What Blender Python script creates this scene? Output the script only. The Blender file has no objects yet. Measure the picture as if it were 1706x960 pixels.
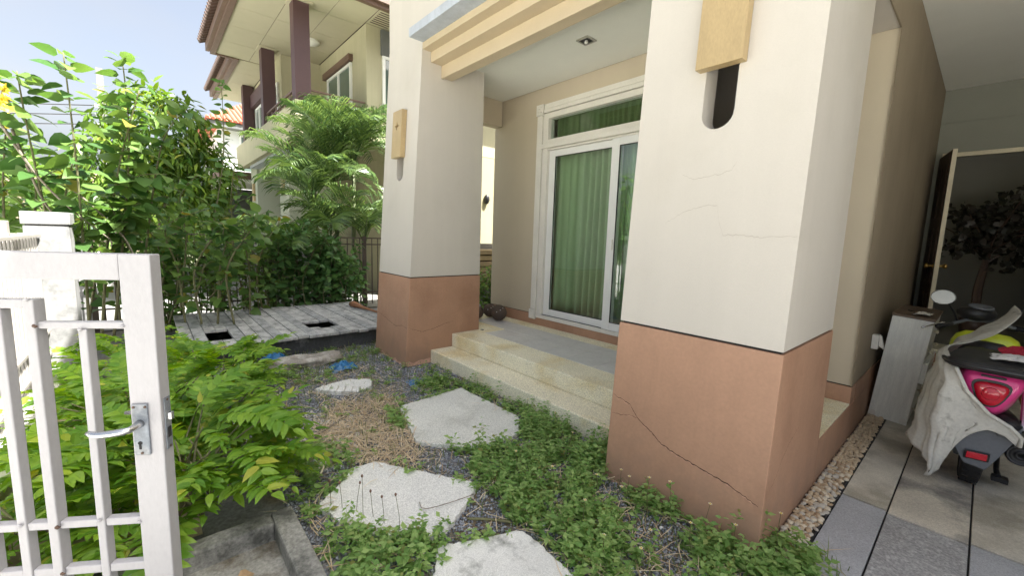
import bpy, bmesh, math, random
import numpy as np
from mathutils import Vector, Matrix, Quaternion
R = math.radians
SC = bpy.context.scene
COL = SC.collection
rnd = random.Random(7)
# ------------------------------------------------------------------ camera
CAM_R = Vector((0.657368, 0.752849, 0.032948))
CAM_U = Vector((-0.115478, 0.057433, 0.991648))
CAM_F = Vector((-0.744669, 0.655683, -0.124693))
cam_d = bpy.data.cameras.new('camera')
cam_d.sensor_width = 36.0
cam_d.lens = 36.0 * 690.24 / 1706.0
cam_d.clip_start = 0.02
cam_d.clip_end = 2000
cam = bpy.data.objects.new('camera', cam_d)
COL.objects.link(cam)
cam.matrix_world = Matrix(((CAM_R.x, CAM_U.x, -CAM_F.x, 0), (CAM_R.y, CAM_U.y, -CAM_F.y, 0), (CAM_R.z, CAM_U.z, -CAM_F.z, 1.5), (0, 0, 0, 1)))
SC.camera = cam
# ------------------------------------------------------------------ sky, sun, exposure
SUN = Vector((0.42, 0.288, 0.90)).normalized()
w = bpy.data.worlds.new('World')
SC.world = w
w.use_nodes = True
nt = w.node_tree
sky = nt.nodes.new('ShaderNodeTexSky')
sky.sky_type = 'NISHITA'
sky.sun_disc = False
sky.sun_elevation = math.asin(SUN.z)
sky.sun_rotation = math.atan2(SUN.x, SUN.y)
sky.altitude = 0
sky.air_density = 1.0
sky.dust_density = 7.0
sky.ozone_density = 1.0
bg = nt.nodes['Background']
bg.inputs['Strength'].default_value = 0.080
tcw = nt.nodes.new('ShaderNodeTexCoord'); nzw = nt.nodes.new('ShaderNodeTexNoise'); nzw.inputs['Scale'].default_value = 2.2; nzw.inputs['Detail'].default_value = 5
mpw = nt.nodes.new('ShaderNodeMapping'); mpw.inputs['Scale'].default_value = (1, 1, 2.5)
nt.links.new(tcw.outputs['Generated'], mpw.inputs['Vector']); nt.links.new(mpw.outputs['Vector'], nzw.inputs['Vector'])
rgw = nt.nodes.new('ShaderNodeMapRange'); rgw.inputs['From Min'].default_value = .4; rgw.inputs['From Max'].default_value = .75; rgw.inputs['To Min'].default_value = .5; rgw.inputs['To Max'].default_value = .85
nt.links.new(nzw.outputs['Fac'], rgw.inputs['Value'])
bww = nt.nodes.new('ShaderNodeRGBToBW'); nt.links.new(sky.outputs['Color'], bww.inputs[0])
vlw = nt.nodes.new('ShaderNodeVectorMath'); vlw.operation = 'SCALE'; vlw.inputs[0].default_value = (1.10, 1.13, 1.17); nt.links.new(bww.outputs[0], vlw.inputs['Scale'])
mxw = nt.nodes.new('ShaderNodeMix'); mxw.data_type = 'RGBA'; nt.links.new(rgw.outputs['Result'], mxw.inputs[0]); nt.links.new(sky.outputs['Color'], mxw.inputs[6]); nt.links.new(vlw.outputs[0], mxw.inputs[7])
nt.links.new(mxw.outputs[2], bg.inputs['Color'])
sl = bpy.data.lights.new('sun', 'SUN')
sl.energy = 5.0
sl.angle = R(0.53)
sl.color = (1.0, 0.97, 0.92)
so = bpy.data.objects.new('sun', sl)
COL.objects.link(so)
so.location = (6, 3, 20)
so.rotation_euler = SUN.to_track_quat('Z', 'Y').to_euler()
SC.view_settings.view_transform = 'Standard'
SC.view_settings.look = 'None'
SC.view_settings.gamma = 1
SC.view_settings.use_curve_mapping = False
SC.view_settings.exposure = 2.27
SC.cycles.max_bounces = 8
SC.cycles.diffuse_bounces = 4
SC.cycles.transparent_max_bounces = 16
# ------------------------------------------------------------------ helpers
def srgb(r, g, b):
    f = lambda c: c / 12.92 if c <= .04045 else ((c + .055) / 1.055) ** 2.4
    return (f(r / 255), f(g / 255), f(b / 255))
MATS = {}
def mat(name, col, rough=.6, var=.12, scale=6., fine=.06, fscale=90., bump=.15, bscale=120., metal=0., coat=0., streak=0., spec=.5, col2=None, c2scale=3., c2lo=.45, c2hi=.6, stretch=(1, 1, 1), splash=None):
    """painted or mineral surface: base colour, slow blotches, fine grain, relief"""
    if name in MATS: return MATS[name]
    m = bpy.data.materials.new(name); m.use_nodes = True
    n = m.node_tree.nodes; l = m.node_tree.links
    p = n['Principled BSDF']
    p.inputs['Roughness'].default_value = rough
    p.inputs['Metallic'].default_value = metal
    p.inputs['Specular IOR Level'].default_value = spec
    if coat: p.inputs['Coat Weight'].default_value = coat
    tc = n.new('ShaderNodeTexCoord')
    mp = n.new('ShaderNodeMapping'); mp.inputs['Scale'].default_value = stretch
    l.new(tc.outputs['Object'], mp.inputs['Vector'])
    def noise(sc, det=4, vec=None, ro=.6):
        t = n.new('ShaderNodeTexNoise'); t.inputs['Scale'].default_value = sc; t.inputs['Detail'].default_value = det; t.inputs['Roughness'].default_value = ro
        l.new((vec or mp.outputs['Vector']), t.inputs['Vector']); return t.outputs['Fac']
    def mixc(fac, a, b, mode='MIX'):
        x = n.new('ShaderNodeMix'); x.data_type = 'RGBA'; x.blend_type = mode
        if isinstance(fac, float): x.inputs[0].default_value = fac
        else: l.new(fac, x.inputs[0])
        for i, v in ((6, a), (7, b)):
            if isinstance(v, tuple): x.inputs[i].default_value = (*v[:3], 1)
            else: l.new(v, x.inputs[i])
        return x.outputs[2]
    def ramp(fac, lo, hi):
        r = n.new('ShaderNodeMapRange'); r.inputs['From Min'].default_value = lo; r.inputs['From Max'].default_value = hi
        l.new(fac, r.inputs['Value']); return r.outputs['Result']
    def scalef(fac, a):
        r = n.new('ShaderNodeMapRange'); r.inputs['To Min'].default_value = 1 - a; r.inputs['To Max'].default_value = 1 + a
        r.inputs['From Min'].default_value = .25; r.inputs['From Max'].default_value = .75
        l.new(fac, r.inputs['Value']); return r.outputs['Result']
    c = tuple(col)
    if col2 is not None:
        c = mixc(ramp(noise(c2scale, 6), c2lo, c2hi), c, tuple(col2))
    def mulv(c, v):
        mm = n.new('ShaderNodeVectorMath'); mm.operation = 'SCALE'
        if isinstance(c, tuple): mm.inputs[0].default_value = c
        else: l.new(c, mm.inputs[0])
        l.new(v, mm.inputs['Scale']); return mm.outputs[0]
    if var: c = mulv(c, scalef(noise(scale, 5), var))
    if fine: c = mulv(c, scalef(noise(fscale, 2), fine))
    if streak:
        m2 = n.new('ShaderNodeMapping'); m2.inputs['Scale'].default_value = (9, 9, .6); l.new(tc.outputs['Object'], m2.inputs['Vector'])
        c = mulv(c, scalef(noise(1.0, 5, m2.outputs['Vector']), streak))
    if splash:   # rain-splashed mud above the ground, ragged upper edge
        sx = n.new('ShaderNodeSeparateXYZ'); l.new(tc.outputs['Object'], sx.inputs[0])
        zr = n.new('ShaderNodeMapRange'); zr.inputs['From Min'].default_value = 0; zr.inputs['From Max'].default_value = splash[0]; zr.inputs['To Min'].default_value = .62; zr.inputs['To Max'].default_value = .0; l.new(sx.outputs['Z'], zr.inputs['Value'])
        ad = n.new('ShaderNodeMath'); ad.operation = 'ADD'; l.new(zr.outputs['Result'], ad.inputs[0]); l.new(noise(7, 6), ad.inputs[1])
        sf = n.new('ShaderNodeMath'); sf.operation = 'MULTIPLY'; sf.inputs[1].default_value = splash[2]; l.new(ramp(ad.outputs[0], .72, 1.15), sf.inputs[0])
        c = mixc(sf.outputs[0], c, tuple(splash[1]))
    if isinstance(c, tuple): p.inputs['Base Color'].default_value = (*c, 1)
    else: l.new(c, p.inputs['Base Color'])
    if bump:
        b = n.new('ShaderNodeBump'); b.inputs['Strength'].default_value = bump; b.inputs['Distance'].default_value = .004
        l.new(noise(bscale, 3), b.inputs['Height']); l.new(b.outputs['Normal'], p.inputs['Normal'])
    MATS[name] = m
    return m
def leafmat(name, c1, c2, transl=.35, rough=.45, c3=None):
    """foliage: every leaf takes its own tint between the given colours; light passes through it"""
    m = bpy.data.materials.new(name); m.use_nodes = True
    n = m.node_tree.nodes; l = m.node_tree.links
    p = n['Principled BSDF']; p.inputs['Roughness'].default_value = rough; p.inputs['Specular IOR Level'].default_value = .35
    g = n.new('ShaderNodeNewGeometry'); oi = n.new('ShaderNodeObjectInfo')
    ad = n.new('ShaderNodeMath'); ad.operation = 'ADD'; l.new(g.outputs['Random Per Island'], ad.inputs[0]); l.new(oi.outputs['Random'], ad.inputs[1])
    fr = n.new('ShaderNodeMath'); fr.operation = 'FRACT'; l.new(ad.outputs[0], fr.inputs[0])
    r = n.new('ShaderNodeValToRGB'); r.color_ramp.elements[0].color = (*c1, 1); r.color_ramp.elements[1].color = (*c2, 1)
    if c3 is not None:
        r.color_ramp.elements[1].position = .95
        e = r.color_ramp.elements.new(.985); e.color = (*c3, 1)
    l.new(fr.outputs[0], r.inputs['Fac'])
    l.new(r.outputs['Color'], p.inputs['Base Color'])
    t = n.new('ShaderNodeBsdfTranslucent')
    hs = n.new('ShaderNodeHueSaturation'); hs.inputs['Hue'].default_value = .485; hs.inputs['Saturation'].default_value = 1.15; hs.inputs['Value'].default_value = 1.4
    l.new(r.outputs['Color'], hs.inputs['Color']); l.new(hs.outputs['Color'], t.inputs['Color'])
    mx = n.new('ShaderNodeMixShader'); mx.inputs[0].default_value = transl
    l.new(p.outputs[0], mx.inputs[1]); l.new(t.outputs[0], mx.inputs[2])
    l.new(mx.outputs[0], n['Material Output'].inputs['Surface'])
    MATS[name] = m
    return m
class MB:
    def __init__(s): s.v = []; s.f = []
    def add(s, v, f):
        o = len(s.v); s.v += [tuple(p) for p in v]; s.f += [tuple(i + o for i in q) for q in f]; return s
    def box(s, x0, x1, y0, y1, z0, z1):
        return s.add([(x0, y0, z0), (x1, y0, z0), (x1, y1, z0), (x0, y1, z0), (x0, y0, z1), (x1, y0, z1), (x1, y1, z1), (x0, y1, z1)],
                     [(0, 3, 2, 1), (4, 5, 6, 7), (0, 1, 5, 4), (1, 2, 6, 5), (2, 3, 7, 6), (3, 0, 4, 7)])
    def obox(s, o, a, b, c, a0, a1, b0, b1, c0, c1):
        o, a, b, c = Vector(o), Vector(a), Vector(b), Vector(c)
        vs = [o + a * i + b * j + c * k for k in (c0, c1) for (i, j) in ((a0, b0), (a1, b0), (a1, b1), (a0, b1))]
        return s.add(vs, [(0, 3, 2, 1), (4, 5, 6, 7), (0, 1, 5, 4), (1, 2, 6, 5), (2, 3, 7, 6), (3, 0, 4, 7)])
    def prism(s, pts, z0, z1, axis=2):
        n = len(pts)
        def P(p, z): return (p[0], p[1], z) if axis == 2 else ((p[0], z, p[1]) if axis == 1 else (z, p[0], p[1]))
        return s.add([P(p, z0) for p in pts] + [P(p, z1) for p in pts],
                     [tuple(range(n))[::-1], tuple(range(n, 2 * n))] + [(i, (i + 1) % n, n + (i + 1) % n, n + i) for i in range(n)])
    def tube(s, pts, rads, n=8, cap=True):
        pts = [Vector(p) for p in pts]
        if not isinstance(rads, (list, tuple)): rads = [rads] * len(pts)
        vs = []; fs = []
        ref = Vector((0.13, 0.31, 1)).normalized()
        for i, p in enumerate(pts):
            d = (pts[min(i + 1, len(pts) - 1)] - pts[max(i - 1, 0)])
            d = d.normalized() if d.length > 1e-9 else Vector((0, 0, 1))
            rr = ref if abs(d.dot(ref)) < .95 else Vector((1, 0, 0))
            a = d.cross(rr).normalized(); b = d.cross(a)
            for k in range(n):
                t = 2 * math.pi * k / n
                vs.append(p + (a * math.cos(t) + b * math.sin(t)) * rads[i])
        for i in range(len(pts) - 1):
            for k in range(n):
                fs.append((i * n + k, i * n + (k + 1) % n, (i + 1) * n + (k + 1) % n, (i + 1) * n + k))
        if cap:
            fs.append(tuple(range(n))[::-1]); fs.append(tuple((len(pts) - 1) * n + k for k in range(n)))
        return s.add(vs, fs)
    def lathe(s, prof, n=16, o=(0, 0, 0), axis='z'):
        vs = []; fs = []
        for (r, z) in prof:
            for k in range(n):
                t = 2 * math.pi * k / n
                c, d = r * math.cos(t), r * math.sin(t)
                vs.append({'z': (c, d, z), 'y': (c, z, d), 'x': (z, c, d)}[axis])
        for i in range(len(prof) - 1):
            for k in range(n):
                fs.append((i * n + k, i * n + (k + 1) % n, (i + 1) * n + (k + 1) % n, (i + 1) * n + k))
        fs.append(tuple(range(n))[::-1]); fs.append(tuple((len(prof) - 1) * n + k for k in range(n)))
        return s.add([(v[0] + o[0], v[1] + o[1], v[2] + o[2]) for v in vs], fs)
    def mesh(s, name):
        me = bpy.data.meshes.new(name); me.from_pydata(s.v, [], s.f); me.update(); return me
    def build(s, name, m, parent=None, bevel=0., smooth=False, local=False):
        me = s.mesh(name)
        bm = bmesh.new(); bm.from_mesh(me); bmesh.ops.recalc_face_normals(bm, faces=bm.faces); bm.to_mesh(me); bm.free()
        return obj(name, me, m, parent, bevel, smooth, local)
def obj(name, me, m, parent=None, bevel=0., smooth=False, local=False):
    o = bpy.data.objects.new(name, me); COL.objects.link(o)
    if m is not None and not me.materials: me.materials.append(m)
    if parent is not None:
        o.parent = parent
        if not local: o.matrix_parent_inverse = Matrix.Translation(-WORLD[parent.name])
    if bevel:
        b = o.modifiers.new('bevel', 'BEVEL'); b.width = bevel; b.segments = 2; b.limit_method = 'ANGLE'; b.angle_limit = R(35)
    if smooth:
        me.polygons.foreach_set('use_smooth', [True] * len(me.polygons))
    WORLD[o.name] = WORLD[parent.name] if (parent is not None) else Vector((0, 0, 0))
    if local and parent is not None: WORLD[o.name] = Vector((0, 0, 0))
    elif parent is not None: WORLD[o.name] = Vector((0, 0, 0))   # meshes in world coordinates keep a zero origin
    return o
WORLD = {}
def tag(o, label, cat, group=None, kind=None):
    if label: o['label'] = label
    if cat: o['category'] = cat
    if group: o['group'] = group
    if kind: o['kind'] = kind
    return o
def thing(name, label, cat, loc=(0, 0, 0), group=None, rz=0.):
    o = bpy.data.objects.new(name, None); COL.objects.link(o); o.empty_display_size = .1
    o.location = loc; o.rotation_euler = (0, 0, rz); WORLD[o.name] = Vector(loc)
    return tag(o, label, cat, group)
def struct(o, label=None):
    o['kind'] = 'structure'
    if label: o['label'] = label
    return o
def soup(name, V, F, m, parent=None, smooth=False, local=False):
    """numpy mesh: V (n,3), F (k,3 or 4)"""
    me = bpy.data.meshes.new(name)
    V = np.asarray(V, np.float32); F = np.asarray(F, np.int32); k = F.shape[1]
    me.vertices.add(len(V)); me.vertices.foreach_set('co', V.ravel())
    me.loops.add(F.size); me.loops.foreach_set('vertex_index', F.ravel())
    me.polygons.add(len(F)); me.polygons.foreach_set('loop_start', np.arange(0, F.size, k, dtype=np.int32))
    me.update(calc_edges=True); me.validate()
    return obj(name, me, m, parent, 0, smooth, local)
def inst(TV, TF, pos, xa, ya, za, sc):
    """copies of a template: TV (n,3); axes (N,3); sc (N,) or (N,3)"""
    TV = np.asarray(TV, float); TF = np.asarray(TF, int); N = len(pos)
    sc = np.asarray(sc, float)
    if sc.ndim == 1: sc = np.repeat(sc[:, None], 3, 1)
    L = TV[None] * sc[:, None, :]
    V = pos[:, None, :] + L[..., 0:1] * xa[:, None] + L[..., 1:2] * ya[:, None] + L[..., 2:3] * za[:, None]
    F = TF[None] + (np.arange(N) * len(TV))[:, None, None]
    return V.reshape(-1, 3), F.reshape(-1, TF.shape[1])
def frames(d, up):
    d = d / np.linalg.norm(d, axis=1, keepdims=True)
    x = np.cross(d, up); x /= np.linalg.norm(x, axis=1, keepdims=True) + 1e-9
    z = np.cross(x, d)
    return x, d, z
def inpoly(P, poly):
    x, y = P[:, 0], P[:, 1]; ins = np.zeros(len(P), bool); j = len(poly) - 1
    for i in range(len(poly)):
        xi, yi = poly[i]; xj, yj = poly[j]
        c = ((yi > y) != (yj > y)) & (x < (xj - xi) * (y - yi) / (yj - yi + 1e-12) + xi)
        ins ^= c; j = i
    return ins
def scatter(poly, dens, rg):
    a = np.array(poly); lo, hi = a.min(0), a.max(0)
    n = int(dens * np.prod(hi - lo)); P = lo + rg.random((n, 2)) * (hi - lo)
    return P[inpoly(P, poly)]
# leaf templates, length 1 along +y, midrib fold
OVATE_V = [(0, 0, 0), (0, .34, .03), (0, .7, .03), (0, 1.0, -.07), (-.3, .1, .05), (-.36, .36, .09), (-.24, .68, .05), (.3, .1, .05), (.36, .36, .09), (.24, .68, .05)]
OVATE_F = [(0, 1, 4), (4, 1, 5), (1, 2, 5), (5, 2, 6), (2, 3, 6), (0, 7, 1), (7, 8, 1), (1, 8, 2), (8, 9, 2), (2, 9, 3)]
LANCE_V = [(0, 0, 0), (0, .5, .04), (0, 1, -.1), (-.13, .35, .05), (.13, .35, .05), (-.1, .68, .01), (.1, .68, .01)]
LANCE_F = [(0, 1, 3), (3, 1, 5), (1, 2, 5), (0, 4, 1), (4, 6, 1), (1, 6, 2)]
KITE_V = [(0, 0, 0), (-.27, .42, .07), (0, 1, -.05), (.27, .42, .07)]
KITE_F = [(0, 2, 1), (0, 3, 2)]
# ------------------------------------------------------------------ materials
M_cream = mat('cream_paint', (.575, .53, .46), .75, .035, 1.2, .025, 160, .14, 200, streak=.022, col2=(.54, .495, .42), c2scale=1.1, c2lo=.52, c2hi=.75)
M_porch = mat('porch_tan_paint', (.54, .465, .345), .75, .04, 1.5, .025, 160, .12, 200, streak=.015)
M_trim = mat('tan_paint', (.52, .425, .285), .7, .05, 3, .03, 120, .1, 240)
M_terra = mat('terracotta_paint', (.435, .25, .157), .62, .09, 2.5, .06, 60, .14, 160, col2=(.375, .205, .125), c2scale=1.6, c2lo=.52, c2hi=.68, streak=.05, splash=(.45, (.33, .205, .14), .8))
M_cap = mat('grey_cap_paint', (.42, .45, .49), .7, .08, 6, .06, 60, .15, streak=.12)
M_ceil = mat('ceiling_white', (.78, .78, .70), .8, .03, 2, .02, 100, .05)
M_step = mat('sand_wash', (.80, .745, .56), .85, .09, 3, .42, 110, .5, 150, col2=(.72, .61, .36), c2scale=2.2, c2lo=.5, c2hi=.66)
M_tile = mat('grey_tile', (.60, .585, .56), .45, .10, 5, .06, 40, .06, 60)
M_upvc = mat('white_upvc', (.80, .80, .77), .35, .03, 4, .02, 60, .03)
M_casing = mat('white_casing', (.74, .71, .64), .5, .05, 5, .04, 60, .08)
M_plate = mat('gold_tan_plate', (.44, .325, .165), .45, .10, 9, .08, 140, .12, 300, stretch=(1, 1, .3))
M_dark = mat('dark_void', (.02, .02, .02), .9, 0, 1, 0, 1, 0)
M_black = mat('black_plastic', (.018, .018, .02), .4, .1, 20, 0, 1, .05)
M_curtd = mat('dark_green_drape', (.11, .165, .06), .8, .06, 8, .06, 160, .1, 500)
M_curtain = mat('green_drape', (.37, .475, .275), .8, .06, 8, .06, 160, .1, 500)
M_wood_d = mat('dark_door_wood', (.085, .05, .035), .4, .2, 5, .1, 60, .1, stretch=(6, 6, .5))
M_edge = mat('door_edge_cream', (.62, .55, .40), .6, .08, 10, .05, 60, .1)
M_roof = mat('roof_tile_brown', (.10, .06, .045), .6, .15, 4, .08, 50, .2)
def glass(name, tint=(.9, .95, .93), refl=.5):
    m = bpy.data.materials.new(name); m.use_nodes = True; n = m.node_tree.nodes; l = m.node_tree.links
    n.remove(n['Principled BSDF'])
    tr = n.new('ShaderNodeBsdfTransparent'); tr.inputs[0].default_value = (*tint, 1)
    gl = n.new('ShaderNodeBsdfGlossy'); gl.inputs['Roughness'].default_value = .0; gl.inputs['Color'].default_value = (1, 1, 1, 1)
    fr = n.new('ShaderNodeFresnel'); gg = n.new('ShaderNodeNewGeometry'); ri = n.new('ShaderNodeMapRange'); ri.inputs['To Min'].default_value = 1.5; ri.inputs['To Max'].default_value = 1 / 1.5; l.new(gg.outputs['Backfacing'], ri.inputs['Value']); l.new(ri.outputs['Result'], fr.inputs['IOR'])
    mm = n.new('ShaderNodeMath'); mm.operation = 'MULTIPLY'; mm.inputs[1].default_value = 1.6; l.new(fr.outputs[0], mm.inputs[0]); mm.use_clamp = True
    mx = n.new('ShaderNodeMixShader'); l.new(mm.outputs[0], mx.inputs[0]); l.new(tr.outputs[0], mx.inputs[1]); l.new(gl.outputs[0], mx.inputs[2])
    l.new(mx.outputs[0], n['Material Output'].inputs['Surface']); return m
M_glass = glass('window_glass')
# ------------------------------------------------------------------ ground
def sheet(name, x0, x1, y0, y1, z, m, n=1):
    b = MB(); xs = np.linspace(x0, x1, n + 1); ys = np.linspace(y0, y1, n + 1)
    for y in ys:
        for x in xs: b.v.append((x, y, z))
    for j in range(n):
        for i in range(n): a = j * (n + 1) + i; b.f.append((a, a + 1, a + n + 2, a + n + 1))
    return struct(b.build(name, m))
M_far = mat('far_ground', (.16, .17, .10), .95, .2, .5, .1, 20, .2)
M_soil = mat('yard_soil', (.18, .175, .17), .95, .25, 3, .35, 45, .8, 60, col2=(.17, .135, .09), c2scale=1.4, c2lo=.5, c2hi=.62)
M_sand = mat('sandy_bed', (.42, .34, .22), .95, .2, 6, .25, 60, .8, 60, col2=(.30, .24, .15), c2scale=5)
M_street = mat('street_concrete', (.58, .57, .54), .9, .12, .8, .12, 60, .3, 80)
sheet('ground', -400, 400, -400, 400, -.02, M_far)
sheet('street', -200, 60, -13.0, -1.1, .004, M_street)
sheet('yard_ground', -7.85, -.545, -.62, 9.0, .0, M_soil)
sheet('flower_bed', -5.3, -2.35, -.6, .12, .012, M_sand)
sheet('far_pavement', -200, 60, -1.1, -.85, .012, M_street)
sheet('neighbour_ground', -18, -7.95, -.8, 9, .0, mat('grey_drive', (.22, .215, .20), .9, .15, 2, .12, 60, .3))
# ------------------------------------------------------------------ our house
H = thing('porch_house', 'cream house with terracotta plinth, two battered pillars and a stepped porch', 'house', (-2.8, 2.1, 0))
def fy(z): return 2.095 + .055 * z
def pillar(x0, x1, yb, slot):
    c = .5 * (slot[0] + slot[1])
    zt = 3.6
    # shaft with a round-bottomed slot cut into the front face
    bm = bmesh.new()
    z0 = 1.012
    hw = .5 * (slot[1] - slot[0]); zb, ztop = slot[2], slot[3]
    out = [(x0, z0), (x1, z0), (x1, zt), (x0, zt)]
    inn = [(c + hw, ztop), (c - hw, ztop)] + [(c - hw * math.cos(t), zb + hw - hw * math.sin(t)) for t in [math.pi * k / 12 for k in range(13)]]
    ov = [bm.verts.new((x, fy(z), z)) for x, z in out]; iv = [bm.verts.new((x, fy(z), z)) for x, z in inn]
    es = [bm.edges.new((ov[i], ov[(i + 1) % 4])) for i in range(4)] + [bm.edges.new((iv[i], iv[(i + 1) % len(iv)])) for i in range(len(iv))]
    bmesh.ops.triangle_fill(bm, edges=es, use_beauty=True, use_dissolve=False)
    dv = [bm.verts.new((v.co.x, fy(v.co.z) + .13, v.co.z)) for v in iv]
    for i in range(len(iv)):
        j = (i + 1) % len(iv); bm.faces.new((iv[i], iv[j], dv[j], dv[i]))
    bv = [bm.verts.new((x, yb, z)) for x, z in out]
    for i in range(4): bm.faces.new((ov[i], ov[(i + 1) % 4], bv[(i + 1) % 4], bv[i]))
    bm.faces.new(bv)
    bmesh.ops.recalc_face_normals(bm, faces=bm.faces)
    me = bpy.data.meshes.new('pillar'); bm.to_mesh(me); bm.free()
    p = obj('pillar', me, M_cream, H)
    g = MB(); g.box(x0 + .012, x1 - .012, fy(1) + .014, yb - .012, .9, 1.06); g.build('groove', M_dark, p)
    # painted plinth
    b = MB(); o = .004
    q = [(x0 - o, fy(-.1) - o), (x1 + o, fy(-.1) - o), (x1 + o, yb + o), (x0 - o, yb + o)]; t = [(x0 - o, fy(1) - o), (x1 + o, fy(1) - o), (x1 + o, yb + o), (x0 - o, yb + o)]
    b.add([(a[0], a[1], -.1) for a in q] + [(a[0], a[1], 1.0) for a in t], [(0, 3, 2, 1), (4, 5, 6, 7), (0, 1, 5, 4), (1, 2, 6, 5), (2, 3, 7, 6), (3, 0, 4, 7)])
    pl = b.build('plinth', M_terra, H, .004)
    return p, pl
PL, PLP = pillar(-4.945, -4.141, 3.10, (-4.60, -4.44, 2.08, 2.62))
PR, PRP = pillar(-1.428, -.558, 3.065, (-1.062, -.902, 2.075, 2.62))
# cracks in the plinths: thin open seams following the plaster
M_crack = mat('crack_shadow', (.075, .035, .022), .9, 0, 1, 0, 1, 0)
M_lip = mat('chipped_lip_highlight', (.62, .37, .25), .9, .2, 30, .1, 90, .2)
M_crackl = mat('hairline_crack', (.42, .37, .31), .9, 0, 1, 0, 1, 0)
def crack(pts, wd, plane, parent, m=M_crack, seed=1):
    """pts: (a,z) along a face; plane(a,z)->xyz"""
    rg = random.Random(seed); P = []
    for (a, b) in zip(pts[:-1], pts[1:]):
        k = max(2, int(math.hypot(b[0] - a[0], b[1] - a[1]) / .012))
        for i in range(k): t = i / k; P.append((a[0] + (b[0] - a[0]) * t, a[1] + (b[1] - a[1]) * t + rg.uniform(-.004, .004)))
    P.append(pts[-1]); mb = MB(); n = len(P)
    for i, p in enumerate(P):
        wv = wd * (.35 + .65 * math.sin(math.pi * min(1, max(0, (i + .5) / n))) ** .5) * rg.uniform(.6, 1.2)
        mb.v.append(plane(p[0], p[1] + wv / 2)); mb.v.append(plane(p[0], p[1] - wv / 2))
    for i in range(n - 1): mb.f.append((2 * i, 2 * i + 1, 2 * i + 3, 2 * i + 2))
    if m is M_crack:      # chipped lower lip; the paler strip also paints in its highlight
        lp = MB()
        for i, p in enumerate(P):
            e = rg.uniform(.0, .9) * wd * (1.6 if rg.random() < .15 else 1); q = mb.v[2 * i + 1]; lp.v.append(q); lp.v.append((q[0], q[1], q[2] - e))
        for i in range(n - 1): lp.f.append((2 * i, 2 * i + 1, 2 * i + 3, 2 * i + 2))
        lp.build('crack_lip', M_lip, parent)
    return mb.build('crack', m, parent)
fR = lambda x, z: (x, fy(z) - .0052, z)
crack([(-1.42, .545), (-1.36, .535), (-1.30, .52), (-1.25, .46), (-1.17, .42), (-1.08, .365), (-.99, .34), (-.9, .33), (-.8, .315), (-.72, .305), (-.645, .285), (-.575, .26)], .0065, fR, PRP, seed=2)
crack([(-1.42, .43), (-1.36, .44), (-1.3, .455), (-1.245, .455)], .0035, fR, PRP, seed=3)
sR = lambda y, z: (-.5527, y, z)
crack([(2.16, .33), (2.25, .37), (2.3, .43), (2.42, .50), (2.55, .54)], .003, sR, PRP, seed=4)
fL = lambda x, z: (x, fy(z) - .0052, z)
crack([(-4.94, .50), (-4.8, .49), (-4.6, .45), (-4.45, .42), (-4.36, .43), (-4.28, .45), (-4.145, .44)], .005, fL, PLP, seed=5)
sL = lambda y, z: (-4.1357, y, z)
crack([(2.13, .44), (2.3, .38), (2.45, .40), (2.6, .44), (2.72, .46)], .005, sL, PLP, seed=6)
M_bare = mat('bare_plaster', (.60, .36, .26), .9, .2, 20, .2, 60, .4)
def peel(a0, a1, plane, parent, hi, seed):
    rg = random.Random(seed); mb = MB(); n = int((a1 - a0) / .03); h = hi * .6
    for i in range(n + 1):
        h = min(hi, max(.012, h + rg.uniform(-.018, .018))); a = a0 + (a1 - a0) * i / n; mb.v.append(plane(a, -.02)); mb.v.append(plane(a, h))
    for i in range(n): mb.f.append((2 * i, 2 * i + 2, 2 * i + 3, 2 * i + 1))
    mb.build('peeled_patch', M_bare, parent)
peel(-4.944, -4.142, fL, PLP, .07, 1); peel(2.10, 2.41, sL, PLP, .06, 2); peel(-1.427, -1.0, fR, PRP, .05, 3)
fRp = lambda x, z: (x, fy(z) - .0012, z)
crack([(-1.13, 1.86), (-1.07, 1.83), (-1.0, 1.84), (-.93, 1.845), (-.88, 1.86), (-.86, 1.9)], .0028, fRp, PR, M_crackl, 7)
crack([(-1.2, 1.6), (-1.1, 1.66), (-1.0, 1.69), (-.93, 1.69), (-.91, 1.6), (-.885, 1.54), (-.8, 1.54), (-.7, 1.53), (-.62, 1.54), (-.562, 1.54)], .0028, fRp, PR, M_crackl, 8)
crack([(-1.28, 1.1), (-1.285, 1.25), (-1.27, 1.4)], .0024, fRp, PR, M_crackl, 9)
# stepped lintel between the pillars
XL, XR = -4.139, -1.430
MB().box(XL, XR, 2.127, 2.30, 3.482, 3.565).build('lintel_cap', M_cap, H, .003)
MB().box(XL, XR, 2.285, 2.70, 3.415, 3.480).build('lintel_step', M_trim, H, .002)
MB().box(XL, XR, 2.384, 2.68, 3.31, 3.413).build('lintel_step', M_trim, H, .002)
MB().box(XL, XR, 2.515, 2.545, 3.178, 3.308).build('lintel_step', M_trim, H, .002)
MB().box(XL, XR, 2.549, 2.652, 3.186, 3.308).build('lintel_step', M_trim, H, .002)
# upper storey and roof (above the picture; they shade the front yard)
MB().box(-4.945, 3.6, 2.295, 10.0, 3.602, 6.15).build('upper_wall', M_cream, H)
rf = MB(); rf.add([(-5.9, 1.25, 6.2), (4.6, 1.25, 6.2), (4.6, 11, 6.2), (-5.9, 11, 6.2), (-2.4, 6.0, 8.2), (1.2, 6.0, 8.2), (-5.9, 1.25, 6.0), (4.6, 1.25, 6.0), (4.6, 11, 6.0), (-5.9, 11, 6.0)],
                  [(0, 1, 5, 4), (1, 2, 5), (2, 3, 4, 5), (3, 0, 4), (6, 9, 8, 7), (0, 6, 7, 1), (1, 7, 8, 2), (2, 8, 9, 3), (3, 9, 6, 0)]); rf.build('roof', M_roof, H)
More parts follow.
